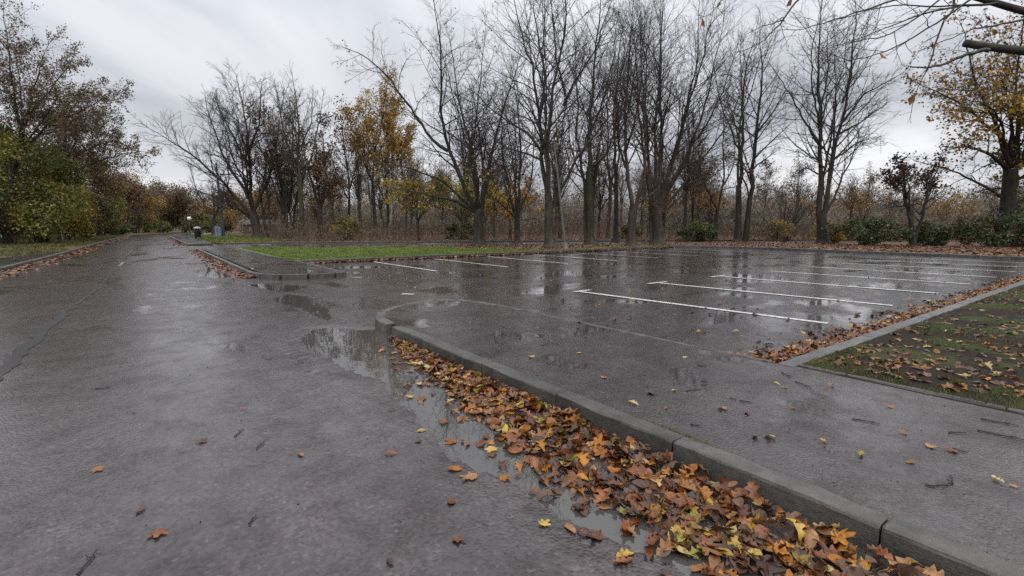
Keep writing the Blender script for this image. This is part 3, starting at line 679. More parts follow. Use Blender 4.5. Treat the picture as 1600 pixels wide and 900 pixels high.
ground = tag(obj('ground', grid_mesh('ground', steps((-420, -60, 40), (-60, 90, 5), (90, 420, 30)), steps((-420, -30, 39), (-30, 150, 5), (150, 420, 30)),
      lambda X, Y: -.12 + np.clip((np.hypot(X - 10, Y - 20) - 110) * .012, 0, 6) + 0 * X, M['ground'])), kind='structure')

for i, p in enumerate(PUDDLES):
    a = np.array(p); x0, y0 = a.min(0) - .35; x1, y1 = a.max(0) + .35
    x1 = min(x1, 2.3 if i == 0 else 3.1)
    me = bpy.data.meshes.new('puddle'); me.from_pydata([(x0, y0, WATER_Z), (x1, y0, WATER_Z), (x1, y1, WATER_Z), (x0, y1, WATER_Z)], [], [(0, 1, 2, 3)])
    me.materials.append(M['water']); tag(obj('puddle', me), kind='structure')

KT = .12       # kerb top
# near path with its rounded end, the path across the entrance, and the far path
path_line = [(2.25, -4), (2.25, 5.6), (2.27, 6.0), (2.37, 6.34), (2.62, 6.64), (3.05, 6.96), (3.45, 7.08), (3.8, 7.05), (4.0, 6.88), (4.13, 6.5), (4.2, 6.0)]
near_path = slab('footpath', [(2.33, -4), (2.33, 5.6), (2.36, 6.0), (2.46, 6.28), (2.69, 6.56), (3.08, 6.86), (3.45, 6.98), (3.76, 6.95), (3.92, 6.8), (4.05, 6.45), (4.14, 6.0), (4.28, 2.0), (4.34, 1.9), (4.36, -4)], KT - .004, .2, M['path'])
pen_line = [(2.17, 29.6), (2.17, 14.6), (2.19, 13.75), (2.36, 13.25), (2.68, 12.85), (3.1, 12.66), (3.85, 12.62), (4.03, 12.7)]
pen_path = slab('footpath', [(2.26, 29.6), (2.26, 14.6), (2.28, 13.78), (2.44, 13.33), (2.73, 12.96), (3.12, 12.77), (3.84, 12.73), (4.0, 12.8), (4.08, 15.2), (4.06, 17.72), (3.85, 21), (3.8, 25.3), (3.7, 29.6)], KT - .004, .2, M['path'])
isl_path = slab('footpath', [(2.22, 37.7), (3.6, 38.3), (3.72, 45), (3.9, 67), (2.5, 67), (2.3, 50)], KT - .004, .2, M['path'])

lawn_front = [(4.06, 17.72), (23.4, 17.72), (24.9, 17.35), (26.0, 16.4), (26.6, 15.0), (26.75, 13.0), (26.6, 2.0)]
lawn_poly = [(4.12, 17.82), (23.4, 17.82), (24.95, 17.45), (26.08, 16.47), (26.7, 15.02), (26.85, 13.0), (26.7, 1.9), (27.5, -12), (90, -12), (90, 4), (60, 8), (44, 15), (32, 20.6), (26, 23.4), (19, 25.8), (15, 26.9), (12, 27.9), (8.7, 29.2), (5.4, 30.1), (3.74, 29.9), (3.86, 21)]
lawn = slab('lawn', lawn_poly, .085, .2, M['lawn'])
far_kerb_line = [(36, 23.5), (31, 26.6), (26, 29.4), (18.4, 33.1), (11, 36.9), (7, 38.3), (4.1, 38.9)]
wood_poly = [(4.0, 39.0), (7.02, 38.42), (11.04, 37.02), (18.45, 33.22), (26.05, 29.52), (31.05, 26.72), (36.05, 23.62), (60, 12), (120, 2), (140, 40), (120, 150), (20, 150), (14, 98), (3.95, 67), (3.77, 45)]
wood_floor = slab('woodland_floor', wood_poly, .09, .2, M['litter'])
kerb_left = [(-1.2, 78), (-1.76, 67.8), (-2.21, 57.8), (-2.54, 47), (-2.8, 34.4), (-3.01, 26.2), (-3.19, 22.3), (-3.3, 19.4), (-3.4, 12), (-3.45, 0), (-3.45, -6)]
left_path = slab('footpath', [(-3.55, -6), (-3.55, 0), (-3.5, 12), (-3.4, 19.4), (-3.3, 22.3), (-3.12, 26.2), (-2.98, 31), (-3.5, 31), (-4.2, 26), (-5.0, 19.4), (-5.2, -6)], KT - .004, .2, M['path'])
left_verge = slab('verge', [(-5.2, -6), (-5.0, 19.4), (-4.2, 26), (-3.5, 31), (-2.98, 31), (-2.9, 34.4), (-2.64, 47), (-2.31, 57.8), (-1.86, 67.8), (-1.3, 78), (4, 96), (0, 150), (-60, 150), (-60, -6)], .1, .2, M['verge'])

# the muddy verge on the right: uneven ground
def mud_h(X, Y):
    e = np.minimum(np.clip((X - 4.36) / .35, 0, 1), np.clip((1.84 - Y) / .25, 0, 1))
    return KT - .012 + e * (.03 + .022 * fbm(X, Y, 21, 3.5, 5) + .02 * fbm(X, Y, 22, .9, 2))
mud = tag(obj('verge', grid_mesh('muddy_verge', steps((4.36, 9, .042), (9, 26.6, .25)), steps((-8, -1, .15), (-1, 1.84, .042)), mud_h, M['mud'])), kind='structure')

# kerb stones -------------------------------------------------------------------------
def stone_mesh(name, width, top, mat, seed, chamf=.026):
    r = np.random.default_rng(seed)
    prof = [(0, -.09), (0, top - chamf), (chamf * .3, top - chamf * .3), (chamf, top), (width - .006, top), (width, top - .006), (width, -.09)]
    cx, cz = width / 2, top / 2
    rings = []
    for y, k in ((0, .014), (.008, 0), (.12, 0), (.27, 0), (.4, 0), (.55, 0), (.7, 0), (.86, 0), (.992, 0), (1, .014)):
        ring = []
        for (px, pz) in prof:
            j = r.normal(0, .0022, 2) if 0 < y < 1 else (0, 0)
            ring.append((px + (cx - px) * k * 4 + j[0], y, pz + (cz - pz) * k * 4 + j[1]))
        rings.append(ring)
    n = len(prof); v = [p for q in rings for p in q]; f = []
    for a in range(len(rings) - 1):
        for i in range(n - 1):
            f.append((a * n + i, (a + 1) * n + i, (a + 1) * n + i + 1, a * n + i + 1))
    f.append(tuple(range(n))); f.append(tuple(reversed(range((len(rings) - 1) * n, len(rings) * n))))
    me = bpy.data.meshes.new(name); me.from_pydata(v, [], [tuple(reversed(q)) for q in f]); me.materials.append(mat)
    me.update(); return me

def resample(line, length, start=0.0):
    P = np.array(line, float); d = np.hypot(*np.diff(P, axis=0).T); s = np.concatenate([[0], np.cumsum(d)])
    pos = np.arange(start, s[-1] + 1e-6, length)
    if s[-1] - pos[-1] > length * .3: pos = np.append(pos, s[-1])
    return np.stack([np.interp(pos, s, P[:, k]) for k in (0, 1)], -1)

STONES = {}
def kerb(line, parent, width=.12, top=KT, length=.93, mat='kerb', name='kerb_stone', start=0.0, gap=.008, wob=.004):
    key = (width, top, mat)
    if key not in STONES: STONES[key] = [stone_mesh(name, width, top, M[mat], 50 + i, .016) for i in range(4)]
    q = resample(line, length, start)
    for i in range(len(q) - 1):
        a, b = q[i], q[i + 1]; d = b - a; L = float(np.hypot(*d))
        if L < .08: continue
        o = obj(name, STONES[key][random.randrange(4)], parent, (float(a[0]) + random.gauss(0, wob * .5), float(a[1]), random.gauss(0, wob * .4)))
        o.rotation_euler = (random.gauss(0, .0015), random.gauss(0, .004), math.atan2(-d[0], d[1]) + random.gauss(0, .0015))
        o.scale = (1, L - gap, 1)

kerb(path_line[:2], near_path, start=.74, length=.965)
kerb(path_line[1:], near_path, length=.46)
kerb([(4.2, 6.0), (4.3, 3.2), (4.34, 2.02)], near_path, width=.06, mat='kerb', name='edging_stone', length=.915)
kerb([(4.41, -4), (4.40, 1.86)], near_path, width=.045, top=KT + .004, mat='kerb', name='edging_stone', length=.915)
kerb(pen_line[:2], pen_path)
kerb(pen_line[1:], pen_path, length=.6)
kerb([(4.03, 12.7), (4.1, 15.2), (4.06, 17.7)][::-1], pen_path, width=.06, mat='edging', name='edging_stone')
kerb([(2.1, 66), (2.1, 37.65)][::-1], isl_path)
kerb([(3.55, 38.25), (2.15, 37.6)][::-1][::-1], isl_path, length=.8)
kerb([(4.30, 1.98), (26.6, 1.98)], mud, width=.14, mat='edging')
kerb([(26.6, 2.0), (26.75, 13.0), (26.6, 15.0)], lawn)
kerb([(26.6, 15.0), (26.0, 16.4), (24.9, 17.35), (23.4, 17.72)], lawn, length=.6)
kerb([(23.4, 17.72), (4.10, 17.72)], lawn)
kerb([(4.1, 38.9), (7, 38.3), (11, 36.9), (18.4, 33.1), (26, 29.4), (31, 26.6)][::-1], wood_floor, top=.12, length=1.2)
kerb(kerb_left, left_verge)

# painted lines and tar seams ---------------------------------------------------------
def strip(name, line, wid, z, mat, parent, ragged=0.0, seed=1, n=None):
    r = np.random.default_rng(seed); q = resample(line, n or .25)
    v = []
    ker = np.array([1, 2, 3, 2, 1]) / 4.4
    RA, RB, RO = (np.convolve(r.normal(size=len(q) + 4), ker, 'valid') for _ in range(3))
    for i, p in enumerate(q):
        d = q[min(i + 1, len(q) - 1)] - q[max(i - 1, 0)]; d = d / (np.hypot(*d) + 1e-9); nrm = np.array([d[1], -d[0]])
        a = wid / 2 * (1 + ragged * RA[i]); b = wid / 2 * (1 + ragged * RB[i])
        off = ragged * wid * .5 * RO[i]
        a = max(a, .003); b = max(b, .003)
        v += [(*(p - nrm * a + nrm * off), z), (*(p + nrm * b + nrm * off), z)]
    f = [(2 * i, 2 * i + 1, 2 * i + 3, 2 * i + 2) for i in range(len(q) - 1)]
    me = bpy.data.meshes.new(name); me.from_pydata(v, [], f); me.materials.append(mat); me.update()
    return obj(name, me, parent)

PZ = .0085
for k in range(8):
    x = 6.8 + 2.47 * k
    strip('bay_line', [(x, 6.93), (x + .2, 4.8), (x + .42, 2.66)], .11, PZ, M['paint'], car_park)
    if k < 3:
        strip('bay_line_head', [(x - (.12 if k == 0 else .34), 6.99), (x + .34, 6.995)], .09, PZ + .003, M['paint'], car_park)
for k in range(8):
    x = 6.5 + 2.45 * k
    strip('bay_line', [(x, 17.1), (x + .1, 12.5 - .05 * k)], .10, PZ, M['paint'] if k < 4 else M['paint_old'], car_park)
strip('tar_seam', [(8.8, 9.15), (10.4, 9.27), (13.3, 9.5), (18, 10), (23.9, 10.3)], .05, PZ + .001, M['tar'], car_park, .5, 3, .2)
strip('tar_seam', [(5.0, 10.6), (8.0, 11.4), (12.0, 12.0), (20, 12.2)], .025, PZ + .001, M['tar'], car_park, .6, 8, .2)
seam = [(-1.22, 1.0), (-1.14, 5.0), (-1.12, 7.4), (-1.04, 10.5), (-.85, 13.4), (-.77, 20.5), (-.65, 26.7), (-.4, 36.3), (0, 50), (.6, 66)]
strip('tar_seam', seam[:4], .12, .0042, M['tar'], road, .3, 5, .06)
strip('tar_seam', seam[3:], .055, .0042, M['tar'], road, .35, 4, .08)
q = resample(seam, 1.0)
for k in (19,):
    if k + 3 < len(q):
        strip('centre_line_dash', [tuple(q[k] + (.05, 0)), tuple(q[k + 2] + (.05, 0)), tuple(q[k + 3] + (.05, -.6))], 0.08, .008, M['paint_faint'], road, .12, k)
strip('painted_dash', [(3.86, 8.75), (4.06, 8.5)], .09, .005, M['paint'], road)
strip('painted_dash', [(4.1, 12.3), (4.32, 12.1)], .07, .005, M['paint_old'], road)
strip('painted_dash', [(6.2, 37.6), (6.9, 36.8)], .3, .006, M['paint'], access_road)
strip('painted_dash', [(8.2, 37.3), (8.9, 36.7)], .2, .006, M['paint_old'], access_road)
for i, ln in enumerate([[(2.6, 9.2), (3.3, 9.0), (4.2, 9.4)], [(.3, 12.5), (1.2, 12.6)], [(3.0, 10.7), (4.2, 10.5)], [(-3.2, 16), (-1, 16.3)]]):
    strip('tar_seam', ln, .012, .0045, M['tar'], road, .6, 30 + i, .1)
# ------------------------------------------------------------------ trees
def unit(v): return v / (np.linalg.norm(v, axis=-1, keepdims=True) + 1e-9)

def tubes(groups):
    """groups: list of (pts (B,n,3), rad (B,n), sides) -> verts, quads"""
    V, Q, off = [], [], 0
    for pts, rad, s in groups:
        B, n, _ = pts.shape
        t = np.empty_like(pts); t[:, 1:-1] = pts[:, 2:] - pts[:, :-2]; t[:, 0] = pts[:, 1] - pts[:, 0]; t[:, -1] = pts[:, -1] - pts[:, -2]
        t = unit(t)
        ref = np.where(np.abs(t[:, :1, 2:3]) > .9, np.array([1.0, 0, 0]), np.array([0, 0, 1.0]))
        u = unit(np.cross(t, np.broadcast_to(ref, t.shape))); w = np.cross(t, u)
        a = np.arange(s) * 2 * np.pi / s
        ring = pts[:, :, None] + rad[:, :, None, None] * (u[:, :, None] * np.cos(a)[:, None] + w[:, :, None] * np.sin(a)[:, None])
        V.append(ring.reshape(-1, 3))
        b = np.arange(B)[:, None, None] * n * s; k = np.arange(n - 1)[None, :, None] * s; i = np.arange(s)[None, None]; j = (i + 1) % s
        Q.append(np.stack([b + k + i, b + k + j, b + k + s + j, b + k + s + i], -1).reshape(-1, 4) + off)
        off += B * n * s
    return np.concatenate(V), np.concatenate(Q)

def grow(r, p, d, L, r0, r1, n, jit, up):
    B = len(p); pts = np.empty((B, n + 1, 3)); pts[:, 0] = p; d = unit(d)
    for k in range(n):
        d = unit(d + r.normal(0, jit, (B, 3)) + np.array([0, 0, 1.0]) * up)
        p = p + d * (L / n)[:, None]; pts[:, k + 1] = p
    t = np.linspace(0, 1, n + 1)[None]
    return pts, r0[:, None] * (1 - t) + r1[:, None] * t

def sprout(r, pts, rad, L, K, t0, ang, sd, lr, rr, tip=.5):
    B, n, _ = pts.shape
    t = t0 + (1 - t0) * (np.arange(K)[None] + r.uniform(0, 1, (B, K))) / K
    x = np.clip(t, 0, .999) * (n - 1); i = x.astype(int); f = (x - i)[..., None]
    bi = np.arange(B)[:, None]
    p = pts[bi, i] * (1 - f) + pts[bi, i + 1] * f
    tan = unit(pts[bi, i + 1] - pts[bi, i])
    ra = (rad[bi, i] * (1 - f[..., 0]) + rad[bi, i + 1] * f[..., 0])
    az = (np.arange(K)[None] * 2.4 + r.uniform(0, 6.28, (B, 1)) + r.normal(0, .5, (B, K)))
    ref = np.where(np.abs(tan[..., 2:3]) > .9, np.array([1.0, 0, 0]), np.array([0, 0, 1.0]))
    u = unit(np.cross(tan, ref)); w = np.cross(tan, u)
    an = np.radians(r.normal(ang, sd, (B, K)))[..., None]
    d = tan * np.cos(an) + (u * np.cos(az)[..., None] + w * np.sin(az)[..., None]) * np.sin(an)
    ln = L[:, None] * lr * (1 - tip * (t - t0) / (1 - t0)) * r.uniform(.65, 1.25, (B, K))
    return p.reshape(-1, 3), d.reshape(-1, 3), ln.ravel(), (ra * rr).ravel()

def smooth_line(pts, n):
    P = np.array(pts, float); d = np.linalg.norm(np.diff(P, axis=0), axis=1); s = np.concatenate([[0], np.cumsum(d)]); s /= s[-1]
    t = np.linspace(0, 1, n); out = np.stack([np.interp(t, s, P[:, k]) for k in range(P.shape[1])], -1)
    for _ in range(2):
        out[1:-1] = (out[:-2] + 2 * out[1:-1] + out[2:]) / 4
    return out

def leaf_cloud(r, pos, size, per=1, spread=.1, droop=.3):
    """diamond leaves, slightly folded along the midrib"""
    pos = np.repeat(pos, per, 0) + r.normal(0, spread, (len(pos) * per, 3))
    n = len(pos)
    d = unit(r.normal(0, 1, (n, 3)) + np.array([0, 0, -droop])); s = unit(np.cross(d, r.normal(0, 1, (n, 3)))); nn = np.cross(d, s)
    L = (size * r.uniform(.6, 1.35, n))[:, None]; W = L * r.uniform(.28, .42, n)[:, None]
    v = np.stack([pos - d * L * .5, pos + s * W + nn * W * .25, pos + d * L * .5, pos - s * W + nn * W * .25], 1).reshape(-1, 3)
    b = np.arange(n)[:, None] * 4
    return v, np.concatenate([b + np.array([[0, 1, 2]]), b + np.array([[0, 2, 3]])])

STYLE = {  # (branches per metre, angle, up), (K2, angle, up), (K3, angle, up), length ratios
 'spread': dict(d1=1.5, a1=52, u1=.02, l1=.46, K2=8, a2=46, u2=.02, l2=.52, K3=6, a3=42, u3=.02, l3=.5, jit=.12),
 'fan':    dict(d1=1.8, a1=36, u1=.03, l1=.42, K2=8, a2=38, u2=.03, l2=.5, K3=6, a3=36, u3=.03, l3=.55, jit=.08),
 'up':     dict(d1=1.6, a1=48, u1=.07, l1=.46, K2=7, a2=42, u2=.04, l2=.54, K3=6, a3=36, u3=.04, l3=.52, jit=.11),
 'droop':  dict(d1=1.8, a1=45, u1=.0, l1=.34, K2=7, a2=40, u2=-.10, l2=.55, K3=6, a3=30, u3=-.16, l3=.6, jit=.10),
 'thorn':  dict(d1=2.4, a1=60, u1=.02, l1=.42, K2=7, a2=55, u2=.02, l2=.5, K3=5, a3=50, u3=.0, l3=.5, jit=.18),
}

def build_tree(name, base, limbs, style, trunk_mat, twig_mat, seed, leaves=(), clones=1, density=1.0, twig_r=.0065, zmin=1.6, rz=-YAW, root=None, rscale=.82):
    """limbs: (r0, r1, depth drift, [(x, z) ...]); limb 0 is the trunk. leaves: (material, count, size, test(p)->bool)"""
    r = np.random.default_rng(seed); S = STYLE[style]
    t = empty(name, (base[0], base[1], base[2] if len(base) > 2 else .085), rz) if root is None else root
    L0 = []
    for k, (r0, r1, dy, pts) in enumerate(limbs):
        n = 14
        q = smooth_line([(x, 0, z) for x, z in pts], n)
        s = np.linspace(0, 1, n)
        if k == 0:      # more rings near the ground for the root flare
            q = np.stack([np.interp(s ** 1.8, s, q[:, a]) for a in range(3)], -1)
        q[:, 1] = dy * s ** 1.2 * .8
        length = np.linalg.norm(pts[-1][0] - pts[0][0]) + abs(pts[-1][1] - pts[0][1])
        if k: q[1:] += np.cumsum(r.normal(0, .012, (n - 1, 3)), 0) * max(1, length * .5)
        rad = (r0 + (r1 - r0) * s ** .8) * rscale
        if k and r0 < limbs[0][0] * .8: rad = np.maximum(rad * .8, .014)
        if k == 0:
            rad = rad * (1 + .7 * np.exp(-np.maximum(q[:, 2], 0) * 4.5))
        L0.append((q, rad))
    trunk_top = np.array([limbs[0][3][-1][0], 0, limbs[0][3][-1][1]])
    base_n = len(L0)
    for c in range(clones):                       # the same kind of limbs reaching towards and away from the viewer
        for k in range(1, base_n):
            q, rad = L0[k]
            if np.linalg.norm((q[0] - trunk_top)[:2]) < .6 and abs(q[0][2] - trunk_top[2]) < 1.5 and q[-1][2] > trunk_top[2]:
                a = r.choice([-1, 1]) * math.radians(r.uniform(50, 120)); sc = r.uniform(.72, .95)
                p = (q - q[0]) * sc; cs, sn = math.cos(a), math.sin(a)
                p = np.stack([p[:, 0] * cs - p[:, 1] * sn + .25 * p[:, 2] * r.normal(0, .3), p[:, 0] * sn + p[:, 1] * cs, p[:, 2]], -1) + q[0]
                L0.append((p, rad * .62))
    pts = np.stack([q for q, _ in L0]); rad = np.stack([x for _, x in L0])
    v, f = tubes([(pts[:base_n], rad[:base_n], 9)] + ([(pts[base_n:], rad[base_n:], 7)] if len(L0) > base_n else []))
    obj('trunk', np_mesh('trunk', v, [f], trunk_mat), t)
    P1, D1, N1, R1 = [], [], [], []
    for k, (q, ra) in enumerate(L0):
        if k == 0 and len(L0) > 1: continue
        ln = float(np.linalg.norm(np.diff(q, axis=0), axis=1).sum())
        K = max(3, int(ln * S['d1'] * density))
        a, b, c, d = sprout(r, q[None], ra[None], np.array([ln]), K, .22, S['a1'], 11, S['l1'], .5, .55)
        P1.append(a); D1.append(b); N1.append(c); R1.append(d)
        # the limb's own tip goes on as a branch
        P1.append(q[-1:]); D1.append((q[-1] - q[-3])[None]); N1.append(np.array([ln * .22])); R1.append(ra[-1:])
    p, d, L, R = (np.concatenate(x) for x in (P1, D1, N1, R1))
    L = np.clip(L, .5, 4.0); R = np.clip(R, .012, .07)
    b1, r1 = grow(r, p, d, L, R, np.full(len(R), twig_r * 1.1), 6, S['jit'], S['u1'])
    p, d, L2, R2 = sprout(r, b1, r1, L, S['K2'], .18, S['a2'], 10, S['l2'], .6)
    R2 = np.clip(R2, twig_r * 1.15, .03)
    b2, r2 = grow(r, p, d, L2, R2, np.full(len(R2), twig_r * .8), 3, S['jit'] * 1.2, S['u2'])
    K3 = max(2, int(round(S['K3'] * density)))
    p, d, L3, R3 = sprout(r, b2, r2, L2, K3, .15, S['a3'], 10, S['l3'], .7)
    R3 = np.clip(R3, twig_r * .7, twig_r)
    b3, r3 = grow(r, p, d, np.clip(L3, .15, 1.2), R3, R3 * .45, 1, S['jit'] * 1.3, S['u3'])
    keep = b3[:, -1, 2] > zmin * .6
    v, f = tubes([(b1, r1, 5), (b2, r2, 3), (b3[keep], r3[keep], 3)])
    obj('crown', np_mesh('crown', v, [f], twig_mat), t)
    tips = np.concatenate([b3.reshape(-1, 3), b2[:, 1:].reshape(-1, 3)])
    for mat, count, size, test in leaves:
        c = tips[test(tips)] if test is not None else tips
        if len(c) == 0: continue
        # leaves sit in clumps: whole twigs keep or lose theirs together
        nn = fbm(c[:, 0] + c[:, 1] * .7, c[:, 2] + c[:, 1] * .4, seed + 7, 1.7, 3)
        c = c[nn > np.quantile(nn, .05 if count > 6000 else .35)]
        idx = r.integers(0, len(c), count)
        v, f = leaf_cloud(r, c[idx], size, 1, size * .9)
        obj('foliage', np_mesh('foliage', v, [f], mat, smooth=False), t)
    return t

ZF = lambda a, b: (lambda p: (p[:, 2] > a) & (p[:, 2] < b))
TREE_DEFS = [
 # key, name, style, trunk, twigs, leaves, label, clones, density
 ('cherry', 'cherry_tree', 'spread', 'bark_dark', 'twig', [(F_['dark'], 900, .10, None), (F_['orange'], 260, .13, ZF(1.5, 5))], 'dark low-forking tree with a long limb leaning over the lawn, beside the lawn edge', 1, 1.15),
 ('maple_small', 'maple_tree', 'up', 'bark_grey', 'twig', [(F_['dark'], 300, .10, None), (F_['gold'], 200, .14, ZF(1.5, 5))], 'smaller grey tree standing between the dark leaning tree and the tall forked one', 1, 1.0),
 ('ash_tall', 'ash_tree', 'up', 'bark_grey', 'twig', [(F_['dark'], 250, .09, None)], 'very tall bare tree with one long slanting limb, behind the leaning pole', 1, 1.15),
 ('hornbeam_slim', 'hornbeam_tree', 'fan', 'bark_green', 'twig_grey', [], 'slim bare greenish tree with two upright stems, just right of the leaning pole', 0, 1.1),
 ('stem_a', 'alder_tree', 'up', 'bark_dark', 'twig', [], 'straight dark narrow tree left of the red-brown forked trunk', 1, 1.0),
 ('stem_b', 'alder_tree', 'up', 'bark_grey', 'twig', [], 'thinnest straight tree behind, between the greenish stems and the dark narrow trunk', 1, .8),
 ('plane_fork', 'plane_tree', 'fan', 'bark_red', 'twig', [], 'bare tree with red-brown trunk forking in a Y at the car park edge', 0, 1.1),
 ('fan_hornbeam', 'hornbeam_tree', 'fan', 'bark_red', 'twig', [], 'broad bare tree with many stems fanning up from a short thick trunk', 0, 1.05),
 ('twin_alder', 'alder_tree', 'up', 'bark_dark', 'twig_grey', [(F_['scrub'], 500, .12, ZF(1.5, 6))], 'bare tree with two close dark stems right of the fan-shaped crown', 1, 1.1),
 ('ivy_thorn', 'hawthorn_tree', 'spread', 'bark_dark', 'twig', [(F_['scrub'], 2200, .13, ZF(1.5, 12))], 'small thin greenish tree between the fan-shaped crown and the twin stems', 0, .9),
 ('beech_tall', 'beech_tree', 'up', 'bark_dark', 'twig_grey', [], 'tall solitary bare tree forking into two long stems behind the far kerb', 1, 1.2),
 ('dark_thorn', 'hawthorn_tree', 'thorn', 'bark_dark', 'twig', [(F_['dark'], 1600, .16, ZF(3.2, 9))], 'short dark twisted tree with withered leaf clumps between two laurel bushes', 1, 1.0),
 ('autumn_sycamore', 'sycamore_tree', 'spread', 'bark_dark', 'twig', [(F_['orange'], 2000, .19, lambda p: (p[:, 2] > 3.9) & (p[:, 2] < 11) & (p[:, 0] > -4.6) & (p[:, 0] < 6)), (F_['yellow'], 1900, .19, lambda p: (p[:, 2] > 3.9) & (p[:, 2] < 9.5) & (p[:, 0] > -3.5)), (F_['olive'], 4800, .19, lambda p: (p[:, 2] > 4.0) & (p[:, 2] < 8) & (p[:, 0] > -2)), (F_['dark'], 3500, .14, None), (F_['gold'], 2500, .18, lambda p: p[:, 2] > 6)], 'thick ivied double-trunk tree with orange and yellow leaves at the far right', 1, 1.05),
 ('leaning_lime', 'lime_tree', 'up', 'bark_grey', 'twig', [], 'wide bare tree with leaning trunk at the bend by the lamp column', 1, 1.25),
 ('oak_clump', 'oak_tree', 'up', 'bark_dark', 'twig_brown', [(F_['brown'], 2600, .2, ZF(4, 13))], 'dark multi-stemmed tree with brown leaves right of the wide bare leaning tree', 1, 1.0),
 ('green_stem', 'alder_tree', 'fan', 'bark_green', 'twig_grey', [], 'tall bare tree with a green-grey straight trunk amid brown-leaved trees', 1, 1.0),
 ('brown_oak', 'oak_tree', 'spread', 'bark_dark', 'twig_brown', [(F_['brown'], 2600, .2, ZF(3, 13))], 'black-trunked tree with brown leaves next to the green-grey trunk', 1, .9),
 ('red_top', 'oak_tree', 'up', 'bark_dark', 'twig_brown', [(F_['rust'], 1300, .2, lambda p: p[:, 2] > 8)], 'thin tree whose top keeps rusty red leaves', 1, .8),
 ('birch_gold', 'birch_tree', 'droop', 'bark_dark', 'twig_brown', [(F_['gold'], 7500, .17, lambda p: p[:, 2] > 3.5)], 'drooping birch with golden brown leaves and dark stem', 1, .9),
 ('birch_pale', 'birch_tree', 'droop', 'bark_pale', 'twig_brown', [(F_['gold'], 6500, .17, lambda p: p[:, 2] > 4)], 'golden birch with a pale stem behind the dark leaning tree', 1, .9),
 ('young_bare', 'lime_tree', 'up', 'bark_grey', 'twig', [], 'small bare tree on the grass between the litter bin and the lamp column', 1, .9),
 ('verge_oak', 'oak_tree', 'spread', 'bark_dark', 'twig', [(F_['scrub'], 11000, .10, None), (F_['brown'], 10000, .11, lambda p: p[:, 2] > 4.5)], 'tall oak with sparse dark leaves rising over the green hedge at the far left', 1, 1.1),
 ('arching_oak', 'oak_tree', 'spread', 'bark_dark', 'twig_brown', [(F_['brown'], 10000, .12, None), (F_['scrub'], 7000, .12, None)], 'brown oak with limbs arching right over the road bend', 1, 1.1),
]
for i, (key, name, style, tm, wm, lv, label, clones, dens) in enumerate(TREE_DEFS):
    (bx, by), limbs = TREES[key]
    t = build_tree(name, (bx, by), limbs, style, M[tm], M[wm], 100 + i, lv, clones, dens, twig_r=.0058 if by * .8 + bx * .6 < 45 else .0085, rscale=.55 if key in ('verge_oak', 'arching_oak') else .8)
    tag(t, label, 'tree', 'named trees round the car park')
    del t['group']

# the tree beside the camera whose branches hang into the picture -----------------------
FW = np.array([math.sin(A), math.cos(A), 0]); RT = np.array([math.cos(A), -math.sin(A), 0])
def from_view(x, d, z):
    p = RT * x + FW * d; return np.array([p[0], p[1], z])
nt_base = from_view(6.4, 4.3, .12)
nt = empty('overhanging_tree', tuple(nt_base))
rr = np.random.default_rng(77)
def near_line(pts, n):
    return smooth_line([from_view(*p) - nt_base for p in pts], n)
tl = smooth_line([(0, 0, -.1), (.05, .02, 1.0), (.0, .05, 2.2), (-.1, .1, 3.4), (-.05, .1, 5.0), (.1, .0, 7.0)], 12)
groups = [(tl[None], np.linspace(.26, .10, 12)[None] * (1 + .35 * np.exp(-np.linspace(0, 12, 12)))[None], 12)]
twigs_g, starts = [], []
for k, (r0, r1, pts) in enumerate(NEAR_LIMBS):
    q = near_line(pts, 16)
    if r0 > .05:
        h = q[0][2] - .5
        att = np.array([np.interp(h, tl[:, 2], tl[:, 0]), np.interp(h, tl[:, 2], tl[:, 1]), h])
        q = smooth_line(np.vstack([att, (att + q[0]) / 2 + (0, 0, .08), q]), 20)
        s = np.linspace(0, 1, 20)
        rl = (np.where(s < .45, r0 * .75 - (r0 * .75 - .038) * s / .45, .038 - (.038 - r1) * (s - .45) / .55))
        q = np.vstack([q, q[-1] + (q[-1] - q[-2]) * .03]); rl = np.append(rl, .004)
        groups.append((q[None], rl[None], 9))
    else:
        s = np.linspace(0, 1, 16)
        q[1:] += np.cumsum(rr.normal(0, .006, (15, 3)), 0)
        twigs_g.append((q[None], (r0 * .8 + (r1 * .7 - r0 * .8) * s)[None], 6)); starts.append((q, r0 * .8 + (r1 * .7 - r0 * .8) * s))
v, f = tubes(groups); obj('trunk', np_mesh('trunk', v, [f], M['bark_dark']), nt)
leafpos = []
for q, ra in starts:
    ln = float(np.linalg.norm(np.diff(q, axis=0), axis=1).sum())
    if ra[0] < .0045: continue
    p, d, L, R = sprout(rr, q[None], ra[None], np.array([ln]), max(3, int(ln * 6)), .25, 38, 10, .26, .6, .4)
    b, br = grow(rr, p, d, np.clip(L, .06, .6), np.clip(R, .002, .004), np.full(len(R), .0014), 5, .14, -.02)
    twigs_g.append((b, br, 4))
    p2, d2, L2, R2 = sprout(rr, b, br, np.clip(L, .06, .6), 3, .3, 45, 12, .35, .7)
    b2, br2 = grow(rr, p2, d2, np.clip(L2, .02, .2), np.full(len(R2), .0015), np.full(len(R2), .0011), 2, .1, 0)
    bud = b2[:, -1]
    twigs_g.append((b2, br2, 3))
    # buds
    e2 = np.stack([bud, bud + unit(d2) * .008, bud + unit(d2) * .016], 1)
    twigs_g.append((e2, np.tile([.0012, .0032, .0006], (len(e2), 1)), 4))
lv = np.concatenate([q[[4, 9, 13]] for q, _ in starts[2:9]]); v, f = leaf_cloud(rr, lv[::2], .075, 1, .03, 1.5); obj('foliage', np_mesh('foliage', v, [f], LEAF['tan'], smooth=False), nt)
v, f = tubes(twigs_g); obj('crown', np_mesh('crown', v, [f], M['twig']), nt)
tag(nt, 'bare tree beside the muddy verge whose dark twiggy branches hang into the upper right', 'tree')
